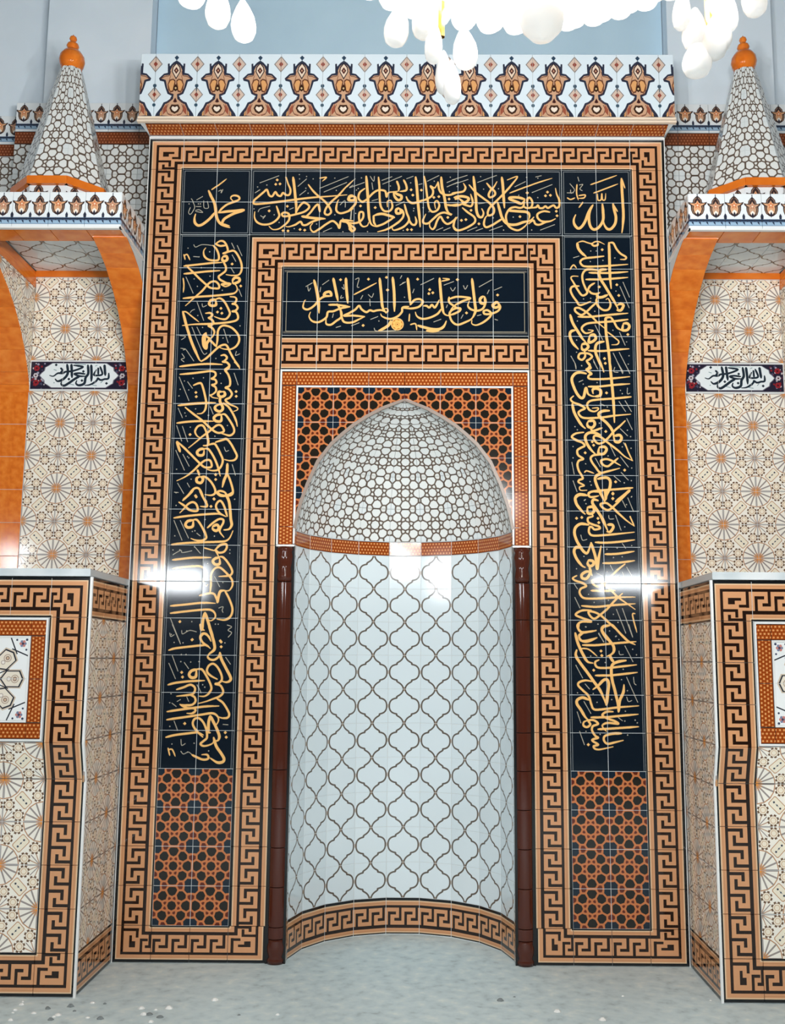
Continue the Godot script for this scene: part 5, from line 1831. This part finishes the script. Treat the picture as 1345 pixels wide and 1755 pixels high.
# ------------------------------------------------------------------ chandelier
func build_chandelier() -> void:
	var c := Vector3(0.28, 0, 4.15)
	var r := thing("chandelier", Vector3(c.x, 2.48, c.z), "bright crystal chandelier with teardrop pendants hanging in front of the wall", "chandelier")
	put(r, "stem", tube_mesh([Vector3(c.x, 2.6, c.z), Vector3(c.x, 7.6, c.z)], 0.014), M.gold)
	var drop := func(w: float, h: float) -> ArrayMesh:
		return lathe_mesh([Vector2(0, -h), Vector2(w * 0.22, -h * 0.985), Vector2(w * 0.38, -h * 0.92), Vector2(w * 0.48, -h * 0.78), Vector2(w * 0.5, -h * 0.64), Vector2(w * 0.45, -h * 0.46), Vector2(w * 0.3, -h * 0.25), Vector2(w * 0.12, -h * 0.06), Vector2(0, 0)], 14)
	var round_drop: ArrayMesh = drop.call(0.049, 0.066)
	var tear: ArrayMesh = drop.call(0.042, 0.076)
	var long: ArrayMesh = drop.call(0.030, 0.078)
	# a shallow basket of rings, each hung with crystals
	for q in [[0.42, 2.84, 52], [0.34, 2.79, 42], [0.26, 2.745, 32], [0.18, 2.70, 22], [0.10, 2.665, 12]]:
		var pts := []
		for k in 49:
			pts.append(Vector3(c.x + sin(k * TAU / 48) * q[0], q[1], c.z + cos(k * TAU / 48) * q[0]))
		put(r, "ring", tube_mesh(pts, 0.006, 6), M.gold)
		for k in q[2]:
			var a: float = k * TAU / q[2]
			put(r, "crystal", round_drop, M.crystal, Transform3D(Basis(Vector3.UP, a), Vector3(c.x + sin(a) * q[0], q[1], c.z + cos(a) * q[0])))
	put(r, "ball", lathe_mesh([Vector2(0, 2.482), Vector2(0.018, 2.486), Vector2(0.03, 2.5), Vector2(0.034, 2.516), Vector2(0.03, 2.532), Vector2(0.018, 2.546), Vector2(0.008, 2.56), Vector2(0.008, 2.6), Vector2(0, 2.602)], 18), M.crystal, Transform3D(Basis(), Vector3(c.x, 0, c.z)))
	# sprays of pendants under the arms: [spray, offsets of the pendants, kind]
	var sprays := [
		[Vector3(-0.235, 2.70, 4.0), [[-0.045, 0.0, 0.01, 0], [-0.005, -0.022, 0.0, 1], [0.033, -0.040, -0.01, 1], [0.03, 0.03, 0.02, 2]]],
		[Vector3(0.132, 2.66, 4.0), [[-0.068, -0.015, 0.0, 1], [-0.026, -0.008, 0.01, 1], [0.036, -0.055, 0.0, 1], [0.004, -0.095, -0.005, 2], [0.016, -0.118, 0.005, 2], [-0.012, -0.05, 0.01, 2]]],
		[Vector3(0.575, 2.67, 4.0), [[-0.043, 0.0, 0.01, 2], [-0.022, -0.030, 0.0, 1], [0.012, -0.040, 0.01, 1], [0.034, 0.012, -0.01, 2], [-0.020, -0.088, 0.0, 0], [0.004, -0.055, 0.012, 1], [0.070, 0.03, 0.0, 1], [0.010, 0.03, 0.0, 2]]],
		[Vector3(0.78, 2.72, 4.3), [[0, 0, 0, 1], [0.03, 0.02, 0.02, 1]]], [Vector3(-0.23, 2.72, 4.35), [[0, 0, 0, 1], [0.03, 0.02, 0.02, 1]]], [Vector3(0.6, 2.72, 4.6), [[0, 0, 0, 1], [0.03, 0.02, 0.02, 1]]], [Vector3(-0.05, 2.72, 4.6), [[0, 0, 0, 1], [0.03, 0.02, 0.02, 1]]]]
	for q in sprays:
		var p: Vector3 = q[0]
		var top := p + Vector3(0, 0.2, 0)
		var pts := []
		for k in 9:
			var t := k / 8.0
			pts.append(Vector3(c.x, 2.9, c.z).lerp(top, t) + Vector3(0, sin(t * PI) * -0.04, 0))
		put(r, "arm", tube_mesh(pts, 0.007, 6), M.gold)
		put(r, "spray_stem", tube_mesh([top, p + Vector3(0, -0.075, 0)], 0.006, 6), M.gold)
		for k in q[1]:
			put(r, "crystal", [round_drop, tear, long][k[3]], M.crystal, Transform3D(Basis(Vector3(0, 0, 1), k[0] * 2.0), p + Vector3(k[0], k[1], k[2])))
	var lamps := []
	for k in 8:
		lamps.append(Vector3(c.x + sin((k + 0.5) * TAU / 8) * 0.54, 3.02, c.z + cos((k + 0.5) * TAU / 8) * 0.54))
	lamps.append(Vector3(c.x, 2.84, c.z))
	for p in lamps:
		var centre_lamp: bool = p.x == c.x and p.z == c.z
		if not centre_lamp:
			put(r, "candle", tube_mesh([Vector3(c.x, 2.9, c.z), Vector3((p.x + c.x) * 0.5, 2.87, (p.z + c.z) * 0.5), p - Vector3(0, 0.09, 0), p - Vector3(0, 0.045, 0)], 0.007, 6), M.gold)
		put(r, "bulb", lathe_mesh([Vector2(0, -0.045), Vector2(0.016, -0.04), Vector2(0.024, -0.02), Vector2(0.026, 0.0), Vector2(0.02, 0.03), Vector2(0.01, 0.055), Vector2(0, 0.06)], 12), M.bulb, Transform3D(Basis(), p))
		var l := OmniLight3D.new()
		l.name = "bulb_light"
		l.light_energy = 1.3 if centre_lamp else LAMP
		l.light_color = Color(1.0, 0.99, 0.975)
		l.light_size = 0.03
		l.omni_range = 20.0
		l.omni_attenuation = 2.0
		l.shadow_enabled = true
		r.add_child(l, true)
		l.global_position = p + Vector3(0, 0.005, 0)

const LAMP := 2.2

# ------------------------------------------------------------------ crumbs on the unfinished floor
func build_rubble() -> void:
	var shapes := []
	for k in 4:
		var pts := []
		var prof := [Vector2(0, 0), Vector2(1.0, 0.05), Vector2(rng.randf_range(0.7, 0.95), 0.45), Vector2(rng.randf_range(0.3, 0.5), rng.randf_range(0.6, 0.9)), Vector2(0, 0.8)]
		shapes.append(lathe_mesh(prof, 5 + k, true, rng.randf()))
	for i in 34:
		var x := -1.75 + rng.randf() * 0.75
		var z := 0.62 + rng.randf() * 0.26
		if i > 24:
			x = rng.randf_range(-1.0, 1.7)
			z = rng.randf_range(0.45, 0.85)
		var sz := rng.randf_range(0.006, 0.02)
		var o := put(self, "plaster_crumb", shapes[i % 4], M.plaster if i % 3 else M.rubble, Transform3D(Basis(Vector3.UP, rng.randf() * TAU).scaled(Vector3(sz, sz * 0.7, sz * 0.8)), Vector3(x, 0.0, z)))
		o.set_meta("label", "small crumb of plaster lying on the grey concrete floor" if i % 3 else "small dark crumb of mortar lying on the grey concrete floor")
		o.set_meta("category", "rubble")
		o.set_meta("group", "plaster crumbs on the floor" if i % 3 else "mortar crumbs on the floor")

func _ready() -> void:
	rng.seed = 7
	# camera
	var cam := Camera3D.new()
	cam.name = "camera"
	cam.projection = Camera3D.PROJECTION_FRUSTUM
	cam.near = 0.05
	cam.far = 60.0
	cam.size = 2.0 * 0.05 * 877.5 / 1740.0
	cam.frustum_offset = Vector2(0.05 * (672.5 - 712.0) / 1740.0, 0.0)
	add_child(cam)
	var pitch := 0.145392
	var yaw := -0.007098
	var roll := -0.005918
	var ex := Vector3(cos(yaw), 0, sin(yaw))
	var back := Vector3(-sin(yaw), 0, cos(yaw))
	var ey := Vector3.UP * cos(pitch) + back * sin(pitch)
	var ez := Vector3.UP * -sin(pitch) + back * cos(pitch)
	cam.transform = Transform3D(Basis(ex * cos(roll) - ey * sin(roll), ex * sin(roll) + ey * cos(roll), ez), Vector3(0.104779, 1.562010, 5.551276))
	cam.current = true
	# sky and exposure
	var w := WorldEnvironment.new()
	w.name = "environment"
	var e := Environment.new()
	e.background_mode = Environment.BG_COLOR
	e.background_color = Color(0.75, 0.82, 0.9)
	e.tonemap_mode = Environment.TONE_MAPPER_LINEAR
	e.tonemap_exposure = 0.9
	e.sdfgi_enabled = true
	e.ssao_enabled = true
	e.ssil_enabled = true
	w.environment = e
	add_child(w)
	make_materials()
	build_room()
	build_mihrab()
	build_pulpit(-1.0)
	build_pulpit(1.0)
	build_chandelier()
	build_rubble()
